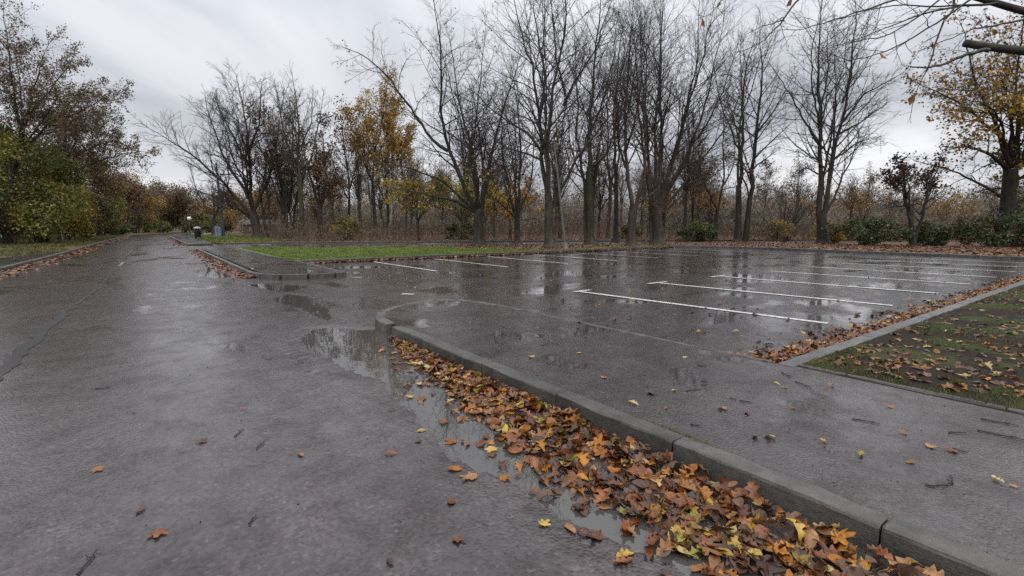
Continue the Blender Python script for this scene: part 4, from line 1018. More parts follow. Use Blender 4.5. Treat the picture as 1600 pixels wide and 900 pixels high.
# ------------------------------------------------------------------ the wood behind
def gen_limbs(r, h, spread, fork, rad, n):
    L = [(rad, rad * .75, 0, [(0, -.1), (r.normal(0, .1), fork * .5), (r.normal(0, .15), fork)])]
    top = L[0][3][-1]
    for k in range(n):
        sx = spread * (2 * (k + .5) / n - 1) + r.normal(0, spread * .2)
        hh = h * (1 - .35 * abs(sx) / (spread + 1e-6)) * r.uniform(.85, 1.05)
        L.append((rad * r.uniform(.4, .6), .02, r.normal(0, spread * .5), [(top[0], fork - .05), (top[0] + sx * .35, fork + (hh - fork) * .35), (top[0] + sx * .75, fork + (hh - fork) * .7), (top[0] + sx, hh)]))
    return L

def copy_tree(o, loc, rz, sc, label, group):
    c = o.copy(); C.objects.link(c); c.location = loc; c.rotation_euler = (0, 0, rz); c.scale = (sc, sc, sc * random.uniform(.92, 1.1))
    c['label'] = label; c['group'] = group
    for ch in o.children:
        d = ch.copy(); C.objects.link(d); d.parent = c
    return c

def shrub(name, base, rx, ry, h, mats, seed, label, cat='shrub', stems=9, zlo=.12, stem_mat='bark_dark', lumps=26, group=None):
    r = np.random.default_rng(seed); t = empty(name, (base[0], base[1], .085), r.uniform(0, 6.28))
    cen = unit(r.normal(0, 1, (lumps, 3))) * r.uniform(.35, .95, (lumps, 1)) ** .6
    cen = np.stack([cen[:, 0] * rx, cen[:, 1] * ry, (cen[:, 2] * .5 + .5) * h * .86 + h * zlo * .5], -1)
    cr = r.uniform(.22, .40, lumps) * min(rx, ry, h * .6)
    ends = cen[:max(stems, lumps // 2)]
    p0 = np.zeros((len(ends), 3)); p0[:, :2] = r.normal(0, .12 * min(rx, 2), (len(ends), 2)); p0[:, 2] = -.1
    pts = np.stack([p0 + (ends - p0) * s + np.array([0, 0, 1]) * (math.sin(s * math.pi) * h * .08) + r.normal(0, .03 * h * .2, ends.shape) for s in np.linspace(0, 1, 8)], 1)
    rad = np.linspace(.03, .008, 8)[None] * h * .22 * r.uniform(.6, 1.3, (len(ends), 1))
    v, f = tubes([(pts, rad, 6)]); obj('stems', np_mesh('stems', v, [f], M[stem_mat]), t)
    k = 0
    for mat, count, size, share in mats:
        own = np.arange(k, k + max(1, int(lumps * share))) % lumps; k += len(own)
        own = np.concatenate([own, r.integers(0, lumps, max(1, lumps // 8))])
        pick = own[r.integers(0, len(own), count)]
        off = unit(r.normal(0, 1, (count, 3))) * (np.where(r.uniform(0, 1, count) < .12, r.uniform(1, 1.7, count), r.uniform(.25, 1.1, count) ** .6) * cr[pick])[:, None]
        pos = cen[pick] + off; pos[:, 2] = np.maximum(pos[:, 2], .05 + h * zlo * r.uniform(0, 1, count))
        v, f = leaf_cloud(r, pos, size, 1, size * .3)
        obj('foliage', np_mesh('foliage', v, [f], mat, smooth=False), t)
    return tag(t, label, cat, group)

# slender bare trees in the wood: three kinds, copied
protos = []
for i, (h, sp, fork, rad, n, tm, wm, lv) in enumerate([
    (13, 1.6, 4.2, .19, 6, 'bark_dark', 'twig_brown', []),
    (11, 2.1, 3.0, .16, 6, 'bark_grey', 'twig_grey', [(F_['brown'], 600, .2, None)]),
    (9.5, 1.8, 2.2, .13, 6, 'bark_dark', 'twig_brown', [(F_['rust'], 900, .2, None)]),
    (8, 2.2, 1.5, .11, 6, 'bark_grey', 'twig_brown', [(F_['gold'], 900, .18, ZF(1.5, 6))])]):
    r = np.random.default_rng(300 + i)
    protos.append(build_tree('woodland_tree', (0, 0), gen_limbs(r, h, sp, fork, rad, n), 'up', M[tm], M[wm], 310 + i, lv, 1, .55, twig_r=.011, rscale=1.0))
KINDS = ['slender dark bare tree in the wood behind the access road', 'grey bare tree with few brown leaves in the wood behind', 'shorter woodland tree keeping rusty leaves behind the access road', 'low woodland tree with golden leaves on its lower branches']
spots = []
r = np.random.default_rng(41)
def kerb_u(w): return float(np.interp(w, [4.1, 7, 11, 18.4, 26, 31, 36, 60], [38.9, 38.3, 36.9, 33.1, 29.4, 26.6, 23.5, 11]))
while len(spots) < 60:
    px = r.uniform(400, 1120); D = r.uniform(41, 80)
    x = (px - 800) / 772 * D; p = RT * x + FW * D
    if p[1] < kerb_u(p[0]) + 1.6 or p[0] < 9: continue
    if any(math.hypot(p[0] - a, p[1] - b) < 1.5 for a, b, _ in spots): continue
    if any(math.hypot(p[0] - t[0][0], p[1] - t[0][1]) < 1.2 for t in TREES.values()): continue
    spots.append((p[0], p[1], px))
for px, D in [(1105, 62), (1215, 75), (1240, 52), (1325, 52), (1342, 53), (1350, 70), (1385, 66), (1420, 72), (1468, 58), (1505, 64), (1545, 70), (1190, 64), (1265, 66), (1300, 74), (1590, 62)]:
    x = (px - 800) / 772 * D; p = RT * x + FW * D; spots.append((p[0], p[1], px))
used = [False] * 4
HERO = [(404, 'the wide leaning bare tree'), (450, 'the dark multi-stemmed tree'), (472, 'the green-grey trunk'), (501, 'the black-trunked tree'), (543, 'the rusty-topped tree'), (587, 'the golden birch'), (612, 'the pale-stemmed birch'), (748, 'the dark low-forking tree'), (808, 'the smaller grey tree'), (858, 'the very tall bare tree'), (921, 'the greenish double stem'), (962, 'the dark narrow tree'), (988, 'the red-brown forked trunk'), (1028, 'the fan-shaped tree'), (1156, 'the close twin stems'), (1285, 'the tall solitary tree'), (1430, 'the dark twisted tree'), (1582, 'the ivied double trunk')]
KW = ['slender dark woodland tree', 'grey woodland tree', 'rusty-leaved woodland tree', 'low golden woodland tree']
seen_lab = {}
spots.sort(key=lambda q: q[0] * math.sin(A) + q[1] * math.cos(A))
for j, (x, y, px) in enumerate(spots):
    k = [0, 0, 1, 2, 0, 1, 3][j % 7] if px < 1100 else [1, 3, 2][j % 3]
    sc = random.uniform(.66, .98) if px > 1100 else random.uniform(.75, 1.1)
    hx, hn = min(HERO, key=lambda q: abs(q[0] - px))
    lab = f"{KW[k]} {'behind' if abs(px - hx) < 7 else 'just left of' if px < hx else 'just right of'} {hn}"
    c = seen_lab[lab] = seen_lab.get(lab, 0) + 1
    if c > 1: lab += ', ' + {2: 'second back', 3: 'third back', 4: 'fourth back'}.get(c, 'deepest')
    gname = KW[k] + 's of the wood behind'
    if not used[k]:
        used[k] = True; o = protos[k]; o.location = (x, y, .085); o.rotation_euler = (0, 0, random.uniform(0, 6.28)); o.scale = (sc, sc, sc)
        tag(o, lab, 'tree', gname)
    else:
        copy_tree(protos[k], (x, y, .085), random.uniform(0, 6.28), sc, lab, gname)

# low autumn maples whose yellow branches show behind the dark leaning tree
for i, (x, y, lab) in enumerate([(18.2, 37.5, 'low yellow-leaved maple beside the golden birches'), (21.5, 36.0, 'low yellow-green maple straight behind the dark leaning tree'), (25.4, 33.4, 'small orange-leaved sapling behind the smaller grey tree')]):
    lm = gen_limbs(np.random.default_rng(60 + i), 6.2 - i, 3.6 - .6 * i, 1.6, .12, 7)
    t = build_tree('maple_tree', (x, y), lm, 'spread', M['bark_dark'], M['twig_brown'], 61 + i, [(F_['yellow' if i < 2 else 'orange'], 1700 - 300 * i, .19, ZF(1.6, 4.9)), (F_['olive'], 900 if i < 2 else 100, .2, ZF(1.8, 5.5))], 1, .55, twig_r=.008)
    tag(t, lab, 'tree')

# left side: hedgerow trees and the brown wood at the bend
LEFT = [
 ((-6.6, 42.2), 3.3, 3, 7.6, [(F_['dark_green'], 10000, 0.15, 0.5), (F_['olive'], 10000, 0.15, 0.55)], 'big green bushy tree filling the far left edge beside the road'),
 ((-5.7, 46.5), 2.9, 3, 6.9, [(F_['olive'], 11000, 0.15, 0.6), (F_['dark_green'], 6000, 0.15, 0.3), (F_['yellow'], 900, 0.15, 0.12)], 'olive green bushy tree next to the big green one at the left verge'),
 ((-5.0, 51.5), 2.0, 2.2, 4.9, [(F_['olive'], 5000, 0.14, 0.4), (F_['yellow'], 3600, 0.14, 0.4), (F_['brown'], 2500, 0.14, 0.2)], 'yellowing shrub by the pale post on the left verge'),
 ((-4.2, 57.8), 2.0, 2.2, 4.2, [(F_['olive'], 5000, 0.15, 0.5), (F_['scrub'], 5000, 0.15, 0.5)], 'low olive shrub just past the pale post'),
 ((-3.9, 72.5), 2.6, 2.6, 9.8, [(F_['brown'], 6000, 0.17, 0.5), (F_['olive'], 6000, 0.17, 0.5)], 'brown and olive bushy tree under the arching oak'),
 ((-8.5, 57.3), 3.6, 3.5, 10.5, [(F_['brown'], 12000, 0.14, 0.6), (F_['olive'], 8000, 0.14, 0.4)], 'tall brown-leaved tree rising behind the big green one'),
 ((-7.0, 63.6), 3.6, 3.5, 10.5, [(F_['brown'], 13000, 0.14, 0.7), (F_['dark'], 6000, 0.14, 0.3)], 'brown-leaved tree behind the olive one, under the arching oak'),
 ((-5.8, 71.4), 3.2, 3.2, 11.8, [(F_['brown'], 12000, 0.15, 0.8), (F_['rust'], 5000, 0.15, 0.2)], 'rounded brown tree behind the low olive shrub'),
 ((-2.7, 84.1), 3.2, 3.2, 9.6, [(F_['brown'], 9000, 0.18, 0.7), (F_['rust'], 5000, 0.18, 0.3)], 'rusty brown tree on the left where the road bends'),
 ((-1.2, 95.4), 3.0, 3.2, 9.4, [(F_['gold'], 5000, 0.2, 0.4), (F_['scrub'], 6000, 0.2, 0.6)], 'golden olive rounded tree at the road bend'),
 ((0.3, 104.2), 3.4, 3.5, 8.0, [(F_['scrub'], 8000, 0.22, 0.7), (F_['gold'], 3500, 0.22, 0.3)], 'pale olive rounded tree straight above the road end'),
 ((-2.3, 116.1), 4.2, 4, 11.3, [(F_['rust'], 8000, 0.24, 0.5), (F_['gold'], 5000, 0.24, 0.5)], 'taller rusty golden tree behind the road end'),
 ((3.2, 117.0), 4.5, 4, 10.0, [(F_['brown'], 10000, 0.24, 0.7), (F_['scrub'], 5000, 0.24, 0.3)], 'dull brown tree right of the road end'),
 ((6.2, 114.8), 4.6, 4, 9.0, [(F_['brown'], 10000, 0.24, 0.8), (F_['scrub'], 3500, 0.24, 0.2)], 'dull brown tree behind the globe lamp'),
 ((1.7, 95.8), 2.4, 2, 2.0, [(F_['dark_green'], 3500, 0.2, 1)], 'low dark green bush at the end of the road'),
 ((-2.7, 76.6), 1.6, 1.8, 1.7, [(F_['dark_green'], 2600, 0.18, 0.7), (F_['scrub'], 1500, 0.18, 0.3)], 'low dark bush on the left verge at the road bend'),
 ((6.6, 84.6), 2.6, 2.4, 3.2, [(F_['dark_green'], 4000, 0.2, 0.6), (F_['brown'], 3000, 0.2, 0.4)], 'dark bush behind the litter bin'),
 ((11.0, 98.8), 4.0, 4, 7.5, [(F_['brown'], 8000, 0.24, 0.7), (F_['gold'], 3000, 0.24, 0.3)], 'brown tree with yellow patches behind the low hut'),
 ((17.1, 94.3), 4.4, 4, 8.0, [(F_['brown'], 9000, 0.24, 0.9), (F_['orange'], 900, 0.24, 0.1)], 'brown tree behind the wide bare leaning tree'),
]
for i, (b, rx, ry, h, mats, lab) in enumerate(LEFT):
    shrub('bush' if h < 3.5 else 'bushy_tree', b, rx, ry, h, [(a_, int(b_ * .8), c_ * 1.06, d_) for a_, b_, c_, d_ in mats], 500 + i, lab, 'bush' if h < 3.5 else 'tree', lumps=34)
# laurels and brambles behind the far kerb
BUSH = [
 ((35.4, 11.4), 2.3, 1.2, 1.75, [(F_['laurel'], 3200, .14, .6), (F_['scrub'], 2200, .13, .4)], 'wide dark green laurel bush right of the tall solitary tree'),
 ((37.6, 9.0), 1.5, 1.0, 1.5, [(F_['laurel'], 2600, .15, .8), (F_['scrub'], 900, .14, .2)], 'small laurel bush beside the dark twisted tree'),
 ((38.9, 6.6), 2.0, 1.2, 1.95, [(F_['laurel'], 3000, .14, .6), (F_['scrub'], 2200, .13, .4)], 'rounded dark laurel bush between the twisted tree and the ivied trunk'),
 ((40.6, 4.6), 1.3, 1.0, 1.4, [(F_['dark_green'], 2400, .14, .9), (F_['laurel'], 700, .14, .1)], 'low dark bush against the ivied double trunk'),
 ((36.0, 23.6), 1.9, 1.2, 1.5, [(F_['dark_green'], 3200, .15, .8), (F_['laurel'], 900, .15, .2)], 'dark evergreen bush right of the fan-shaped tree'),
 ((40.3, 19.0), 1.3, 1.0, 1.7, [(F_['yellow'], 900, .13, .5), (F_['scrub'], 1600, .13, .5)], 'yellow flecked bramble left of the tall solitary tree'),
 ((37.2, 14.3), 1.0, .9, 1.6, [(F_['yellow'], 1100, .13, .6), (F_['scrub'], 900, .13, .4)], 'bright yellow bush at the foot of the tall solitary tree'),
 ((22.8, 38.5), 2.4, 1.4, 1.5, [(F_['dark_green'], 3600, .16, .8), (F_['scrub'], 1200, .16, .2)], 'dark green bush under the wood behind the smaller grey tree'),
 ((34.5, 29.5), 1.5, 1.2, 1.4, [(F_['scrub'], 2200, .15, .7), (F_['yellow'], 500, .15, .3)], 'yellow green bush between the slim trunks behind'),
 ((13.5, 41.5), 1.4, 1.1, 2.1, [(F_['yellow'], 700, .15, .4), (F_['scrub'], 1800, .15, .6)], 'yellowish shrub at the foot of the green-grey trunk'),
]
for i, (b, rx, ry, h, mats, lab) in enumerate(BUSH):
    shrub('bush', b, rx, ry, h, mats, 600 + i, lab, 'bush', lumps=30, zlo=.05)
# the fan of bare rods left of the tall solitary tree
r = np.random.default_rng(91)
t = empty('hazel_bush', (42.6, 19.6, .085), -YAW)
K = 26; a = r.normal(0, .5, K); L = r.uniform(2.2, 4.6, K)
b, br = grow(r, np.stack([r.normal(0, .2, K), r.normal(0, .2, K), np.full(K, -.05)], -1), np.stack([np.sin(a), r.normal(0, .35, K), np.cos(a)], -1), L, np.full(K, .045), np.full(K, .012), 8, .05, .0)
p, d, L2, R2 = sprout(r, b, br, L, 8, .3, 35, 10, .3, .6); b2, br2 = grow(r, p, d, L2, np.clip(R2, .009, .02), np.full(len(R2), .007), 4, .1, .05)
v, f = tubes([(b, br, 6), (b2, br2, 3)]); obj('crown', np_mesh('crown', v, [f], M['twig']), t)
tag(t, 'bare many-stemmed hazel fanning out left of the tall solitary tree', 'bush')

# ivy on the double trunk
r = np.random.default_rng(95)
(bx, by), lm = TREES['autumn_sycamore']
n = 1400; s = r.uniform(0, 1, n) ** 1.6; side = r.integers(0, 2, n)
ax = np.where(side == 0, lm[0][3][0][0] + s * .3, lm[1][3][0][0] - s * .2); an = r.uniform(0, 6.28, n)
rad = np.where(side == 0, .5, .42) * (1 - .2 * s) + .05
pos = np.stack([ax + np.cos(an) * rad, np.sin(an) * rad + side * .4, s * 4.2], -1)
v, f = leaf_cloud(r, pos, .16, 1, .04)
o = obj('foliage', np_mesh('foliage', v, [f], F_['dark_green'], smooth=False)); 
for e in scene.objects:
    if e.type == 'EMPTY' and e.get('label', '').startswith('thick ivied'): o.parent = e

# undergrowth: brambles and dead stalks under the wood, one tangled mass
r = np.random.default_rng(43)
base = []
while len(base) < 5200:
    px = r.uniform(380, 1640); D = 36 + 46 * r.uniform(0, 1) ** 1.5
    x = (px - 800) / 772 * D; p = RT * x + FW * D
    if p[0] < 36 and p[1] < kerb_u(p[0]) + .9: continue
    if p[0] >= 36 and p[0] < 36.5 + max(0, (12 - p[1]) * .12): continue
    if p[0] < 8: continue
    base.append((p[0], p[1], .05))
base = np.array(base); nb = len(base)
hgt = .5 + 1.9 * np.clip(fbm(base[:, 0], base[:, 1], 8, .35, 3) * .5 + .5, 0, 1) * r.uniform(.4, 1.2, nb)
b, br = grow(r, base, np.stack([r.normal(0, .5, nb), r.normal(0, .5, nb), np.ones(nb)], -1), hgt, np.full(nb, .013), np.full(nb, .006), 3, .16, .03)
p, d, L2, R2 = sprout(r, b, br, hgt, 4, .2, 45, 14, .5, .7)
b2, br2 = grow(r, p, d, L2, np.full(len(L2), .0095), np.full(len(L2), .005), 1, .2, .02)
v, f = tubes([(b, br, 3), (b2, br2, 3)])
tag(obj('undergrowth', np_mesh('undergrowth', v, [f], M['stalk'])), 'tangled brown undergrowth of dead stalks beneath the wood', 'undergrowth', kind='stuff')
tp = np.concatenate([b2[:, -1], b[:, -1]]); tp = tp[r.integers(0, len(tp), 15000)]
v, f = leaf_cloud(r, tp, .15, 1, .15)
n_ = len(f) // 2
mi = np.tile((fbm(tp[:, 0], tp[:, 1], 12, .5, 3) > .1).astype(int), 2)
tag(obj('undergrowth_leaves', np_mesh('undergrowth_leaves', v, [f], [F_['scrub'], F_['brown']], mi, smooth=False)), 'dull brown and green leaves scattered through the undergrowth', 'undergrowth', kind='stuff')

# far wood all round the horizon, one mass of fine twigs and last leaves
def slivers(r, pos, length, width):
    n = len(pos); d = unit(r.normal(0, .55, (n, 3)) + np.array([0, 0, .8])); s_ = unit(np.cross(d, r.normal(0, 1, (n, 3))))
    L = (length * r.uniform(.5, 1.4, n))[:, None]; W = width * r.uniform(.6, 1.3, n)[:, None]
    v = np.stack([pos - d * L * .5 - s_ * W, pos - d * L * .5 + s_ * W, pos + d * L * .5], 1).reshape(-1, 3)
    return v, np.arange(n * 3).reshape(-1, 3)
def wood_mass(name, label, seed, ncl, n, D0, D1, h0, h1, rd, sl, sw, leaf, lf_n, px0, px1):
    r = np.random.default_rng(seed)
    px = r.uniform(px0, px1, ncl); D = r.uniform(D0, D1, ncl); hh = r.uniform(h0, h1, ncl)
    cen = ((px - 800) / 772 * D)[:, None] * RT[:2] + D[:, None] * FW[:2]
    ok = (cen[:, 0] > 8) | (cen[:, 1] > 100); cen, hh = cen[ok], hh[ok]; k = len(cen)
    def spots_(m):
        pick = r.integers(0, k, m); off = unit(r.normal(0, 1, (m, 3))) * r.uniform(.05, 1.05, m)[:, None] ** .5
        return np.stack([cen[pick, 0] + off[:, 0] * rd, cen[pick, 1] + off[:, 1] * rd, .2 + hh[pick] * (.5 + .5 * off[:, 2])], -1), pick
    p1, _ = spots_(n); v1, f1 = slivers(r, p1, sl, sw)
    p2, pk = spots_(lf_n); v2, f2 = leaf_cloud(r, p2, leaf, 1, .2)
    mi = np.concatenate([np.zeros(len(f1), int), np.tile(1 + (pk % 4 == 0).astype(int), 2)])
    tag(obj(name, np_mesh(name, np.concatenate([v1, v2]), [f1, f2 + len(v1)], [F_['sliver'], F_['far'], F_['far_green']], mi, smooth=False)), label, 'wood', kind='stuff')
wood_mass('far_wood', 'brown far-off wood along the horizon', 47, 520, 80000, 112, 165, 7, 13.5, 3.6, 1.5, .05, .42, 45000, -60, 1680)
wood_mass('thicket', 'dense bare thicket filling the gaps between the woodland trunks', 48, 240, 56000, 66, 105, 3.0, 7.0, 2.4, 1.1, .026, .22, 12000, 470, 1150)
wood_mass('thicket', 'low bare thicket behind the laurels and the far kerb', 49, 220, 55000, 58, 100, 2.5, 6.0, 2.2, 1.1, .024, .22, 9000, 1050, 1680)

# ------------------------------------------------------------------ street furniture
def post(name, base, h, r0, r1, mat, lean, label, cat):
    t = empty(name, (base[0], base[1], .085), -YAW)
    z = np.linspace(-.1, h, 8)
    pts = np.stack([lean * np.maximum(z, 0) / h, 0 * z, z], -1)
    v, f = tubes([(pts[None], np.linspace(r0, r1, 8)[None], 12)])
    obj('pole', np_mesh('pole', v, [f], mat), t)
    return tag(t, label, cat), pts[-1]
t, top = post('leaning_pole', (16.9, 18.36), 5.2, .065, .045, M['pole_grey'], -.62, 'leaning grey metal pole at the lawn edge in front of the tall trees', 'pole')
MB().lathe((0, 0, -.02), [(.2, -.05), (.2, .04), (.13, .1), (.115, .34), (.10, .36)], 14).build('base_collar', M['pole_grey'], t, True)
MB().lathe(tuple(top), [(.06, -.02), (.065, .0), (.05, .03), (.015, .045)], 12).build('pole_cap', M['pole_grey'], t, True)
t, top = post('marker_post', (-5.0, 50.6), 2.95, .07, .06, M['pole_white'], -.2, 'pale slim post against the hedge on the left verge', 'post')
MB().lathe(tuple(top), [(.062, -.03), (.062, .0), (.02, .03)], 10).build('pole_cap', M['pole_white'], t, True)
# lamp column with pale blue cabinets
t, top = post('lamp_column', (6.36, 57.2), 7.2, .16, .075, M['column'], -.25, 'dark lamp column with pale blue cabinets at its foot', 'lamp column')
MB().box((-.25, .0, .02), (1.7, 1.0, .16), .02).build('plinth', M['slab'], t)
for sx, hgt in ((-.52, 1.02), (-.22, .94)):
    c = MB().box((sx, -.28, hgt / 2 + .10), (.27, .26, hgt), .02).build('cabinet', M['blue_box'], t)
    MB().box((sx + .08, -.42, hgt * .55 + .1), (.02, .02, .14), .004).build('handle', M['column'], c)
MB().lathe(tuple(top), [(.075, -.02), (.08, .02), (.05, .06)], 10).build('pole_cap', M['column'], t, True)
# globe lamp
t, top = post('globe_lamp', (4.35, 70.0), 1.75, .05, .045, M['column'], 0, 'low lamp post with a white globe beside the road bend', 'lamp')
MB().lathe((0, 0, 1.72), [(.05, 0), (.11, .02), (.12, .06), (.09, .08)], 14).build('collar', M['column'], t, True)
MB().lathe((0, 0, 2.0), [(.23 * math.sin(a), -.23 * math.cos(a)) for a in np.linspace(.25, math.pi - .02, 12)], 18).build('globe', M['globe'], t, True)
# litter bin
t = empty('litter_bin', (4.05, 55.9, .085), -YAW)
MB().lathe((0, 0, 0), [(.22, -.02), (.25, .02), (.26, .1), (.29, .66), (.30, .70), (.30, .73)], 18).build('body', M['black'], t, True)
MB().lathe((0, 0, .73), [(.18, 0), (.18, .16)], 14).build('opening', M['black'], t, True)
MB().lathe((0, 0, .88), [(.33, 0), (.34, .03), (.30, .12), (.16, .19), (.03, .21)], 18).build('hood', M['bin_top'], t, True)
for a in range(3):
    MB().box((.27 * math.cos(a * 2.1), .27 * math.sin(a * 2.1), .8), (.03, .03, .2)).build('strut', M['bin_top'], t)
tag(t, 'black litter bin with a pale hood on the grass by the far path', 'bin')
# low hut beyond the grass
t = empty('low_hut', (15.0, 84.0, .085), -YAW)
MB().box((0, 0, .65), (5.2, 3.0, 1.5), .02).build('wall', M['hut_wall'], t)
rf = MB().poly([(-2.9, -1.8, 1.35), (2.9, -1.8, 1.35), (2.9, 1.8, 1.35), (-2.9, 1.8, 1.35), (-2.7, 0, 2.1), (2.7, 0, 2.1)], [(0, 1, 5, 4), (1, 2, 5), (2, 3, 4, 5), (3, 0, 4), (3, 2, 1, 0)]).build('roof', M['hut_roof'], t)
MB().box((0, 0, 2.11), (5.4, .16, .06), .01).build('ridge', M['hut_roof'], rf)
MB().box((-1.2, -1.52, .6), (1.1, .06, .7), .01).build('panel', M['hut_panel'], t)
MB().box((.9, -1.52, .7), (.9, .06, 1.3), .01).build('door', M['hut_wall'], t)
tag(t, 'low brown hut with grey roof beyond the grass, behind the lamp column', 'hut')

# ------------------------------------------------------------------ grass
def blades(name, pos, hgt, wid, mat, label, seed):
    r = np.random.default_rng(seed); n = len(pos)
    a = r.uniform(0, 6.28, n); h = hgt * r.uniform(.5, 1.3, n); lean = r.normal(0, .45, (n, 2)) * h[:, None]
    w = np.stack([np.cos(a), np.sin(a), 0 * a], -1) * wid * r.uniform(.6, 1.3, n)[:, None]
    mid = pos + np.concatenate([lean * .4, (h * .6)[:, None]], 1); tip = pos + np.concatenate([lean, h[:, None]], 1)
    v = np.stack([pos - w, pos + w, mid + w * .7, mid - w * .7, tip], 1).reshape(-1, 3)
    b = np.arange(n)[:, None] * 5
    me = np_mesh(name, v, [b + np.array([[0, 1, 2, 3]]), b + np.array([[3, 2, 4]])], mat, smooth=False)
    return tag(obj(name, me), label, 'grass', kind='stuff')

r = np.random.default_rng(51)
n = 62000
P = np.stack([4.1 + 22 * r.uniform(0, 1, n) ** 1.3, 17.86 + 12 * r.uniform(0, 1, n) ** 1.5], -1)
ok = poly_sd(P[:, 0], P[:, 1], lawn_poly) < -.02
litter = fbm(P[:, 0], P[:, 1], 61, .5, 4) + (P[:, 0] - 13) * .16 + np.clip(P[:, 1] - 21.5, 0, 9) * .10
ok &= (litter < .35) | ((P[:, 1] < 18.6) & (litter < 2.0)) | (r.uniform(0, 1, n) < .05)
P = P[ok]
blades('grass', np.concatenate([P, np.full((len(P), 1), .08)], 1), .075, .011, G_, 'short bright green grass of the lawn between car park and access road', 1)
n = 16000
P = np.stack([r.uniform(3.9, 14, n), r.uniform(39.5, 70, n)], -1); ok = poly_sd(P[:, 0], P[:, 1], wood_poly) < -.05
P = P[ok & ((P[:, 0] < 9 + .5 * fbm(P[:, 0], P[:, 1], 5, .5, 3)) )]
blades('grass', np.concatenate([P, np.full((len(P), 1), .085)], 1), .14, .03, G_, 'green grass round the litter bin and lamp column', 2)
n = 26000
P = np.stack([r.uniform(-9, -2, n), 20 + 55 * r.uniform(0, 1, n) ** 1.2], -1)
lv = [(-5.2, -6), (-5.0, 19.4), (-4.2, 26), (-3.5, 31), (-2.98, 31), (-2.9, 34.4), (-2.64, 47), (-2.31, 57.8), (-1.86, 67.8), (-1.3, 78), (-9, 78), (-9, -6)]
ok = (poly_sd(P[:, 0], P[:, 1], lv) < -.03) & (fbm(P[:, 0], P[:, 1], 17, .8, 4) < .25); P = P[ok]
blades('grass', np.concatenate([P, np.full((len(P), 1), .095)], 1), .13, .018, G_DULL, 'dull grass of the left verge under the hedge', 3)
# right verge: tufts in the mud, thick near the kerb corner
n = 42000
P = np.stack([4.42 + 14 * r.uniform(0, 1, n) ** 1.7, 1.82 - 3.6 * r.uniform(0, 1, n) ** 1.2], -1)
m_ = fbm(P[:, 0], P[:, 1], 33, 2.6, 4)
ok = (m_ > .12) | ((1.84 - P[:, 1] < .3) & (m_ > -.1)) | ((np.hypot(P[:, 0] - 4.5, P[:, 1] - 1.75) < .28))
P = P[ok]
z = mud_h(P[:, 0], P[:, 1]) - .004
blades('grass', np.concatenate([P, z[:, None]], 1), 0.034, .0026, G_DULL, 'mossy grass tufts on the muddy verge by the kerb', 4)
# moss and weeds in the kerb joints
P = np.stack([r.normal(2.385, .008, 380), np.concatenate([r.normal(1.55, .12, 260), r.uniform(.2, 5, 120)])], -1)
blades('grass', np.concatenate([P, np.full((len(P), 1), KT - .006)], 1), .014, .0016, G_, 'tiny weeds growing in the kerb joint along the near path', 5)

# ------------------------------------------------------------------ fallen leaves
def leaf_proto(kind, seed):
    r = np.random.default_rng(seed); V, Q = [], []
    fold = r.uniform(-.6, 1.5); curl = r.uniform(-1.2, 1.9); twist = r.normal(0, .6); wv = r.uniform(0, 6.28)
    def bend(x, y, s=1.0):
        z = fold * abs(x) * .55 + curl * (y - .4) ** 2 * .55 + twist * x * (y - .4) + .05 * math.sin(7 * y + 5 * x + wv) + r.normal(0, .014)
        return (x, y, z)
    if kind == 'maple':
        lobes = [(90, 1.0), (38, .86), (142, .86), (-12, .58), (192, .58)]
        angs = np.arange(-60, 241, 10.7); out = []
        for a in angs:
            v = .36
            for la, ll in lobes:
                dd = abs((a - la + 180) % 360 - 180)
                v = max(v, ll * max(0, 1 - dd / 33) ** .62 + .04)
            out.append((a, v * .56 * r.uniform(.86, 1.06)))
        pts = [bend(0, .28)] + [bend(math.cos(math.radians(a)) * v, .28 + math.sin(math.radians(a)) * v) for a, v in out]
        n = len(out); f = [(0, i + 1, i + 2) for i in range(n - 1)] + [(0, n, 1)]
        V = pts; Q = f
    else:
        n = 11 if kind == 'oak' else 8
        for i in range(n + 1):
            t = i / n
            if kind == 'oak': w = (.30 * math.sin(math.pi * min(1, t * .92 + .05)) ** .8) * (.70 + .34 * math.cos(t * 22 + r.normal(0, .3)))
            elif kind == 'beech': w = .30 * math.sin(math.pi * t) ** .72
            else: w = .20 * math.sin(math.pi * t ** .85) ** .85
            V += [bend(-w * r.uniform(.92, 1.08), t - .1), bend(0, t - .1), bend(w * r.uniform(.92, 1.08), t - .1)]
            # midrib sits a touch lower
        for i in range(n):
            a = i * 3; Q += [(a, a + 1, a + 4), (a, a + 4, a + 3), (a + 1, a + 2, a + 5), (a + 1, a + 5, a + 4)]
    b = len(V); y0 = .28 if kind == 'maple' else -.1
    sx = r.normal(0, .08)
    V += [(-.010, y0, 0.004), (.010, y0, 0.004), (sx - .007, y0 - .22, .02), (sx + .007, y0 - .22, .02), (sx * 1.6, y0 - .42, .05)]
    Q += [(b, b + 2, b + 3), (b, b + 3, b + 1), (b + 2, b + 4, b + 3)]
    V = np.array(V); V[:, 1] -= .35
    V[:, 2] -= V[:, 2].mean()
    return V, np.array(Q)
PROTO = [leaf_proto(k, 900 + i) for i, k in enumerate(['maple'] * 5 + ['oak'] * 3 + ['beech'] * 3 + ['willow'] * 2)]
PSIZE = [.135] * 5 + [.115] * 3 + [.085] * 3 + [.105] * 2
PP = np.array([.022] * 5 + [.09] * 3 + [.10] * 3 + [.065] * 2); PP = PP / PP.sum()
LK = list(LEAF)
LPROB = np.array([.35, .33, .12, .10, .04, .04, .02])

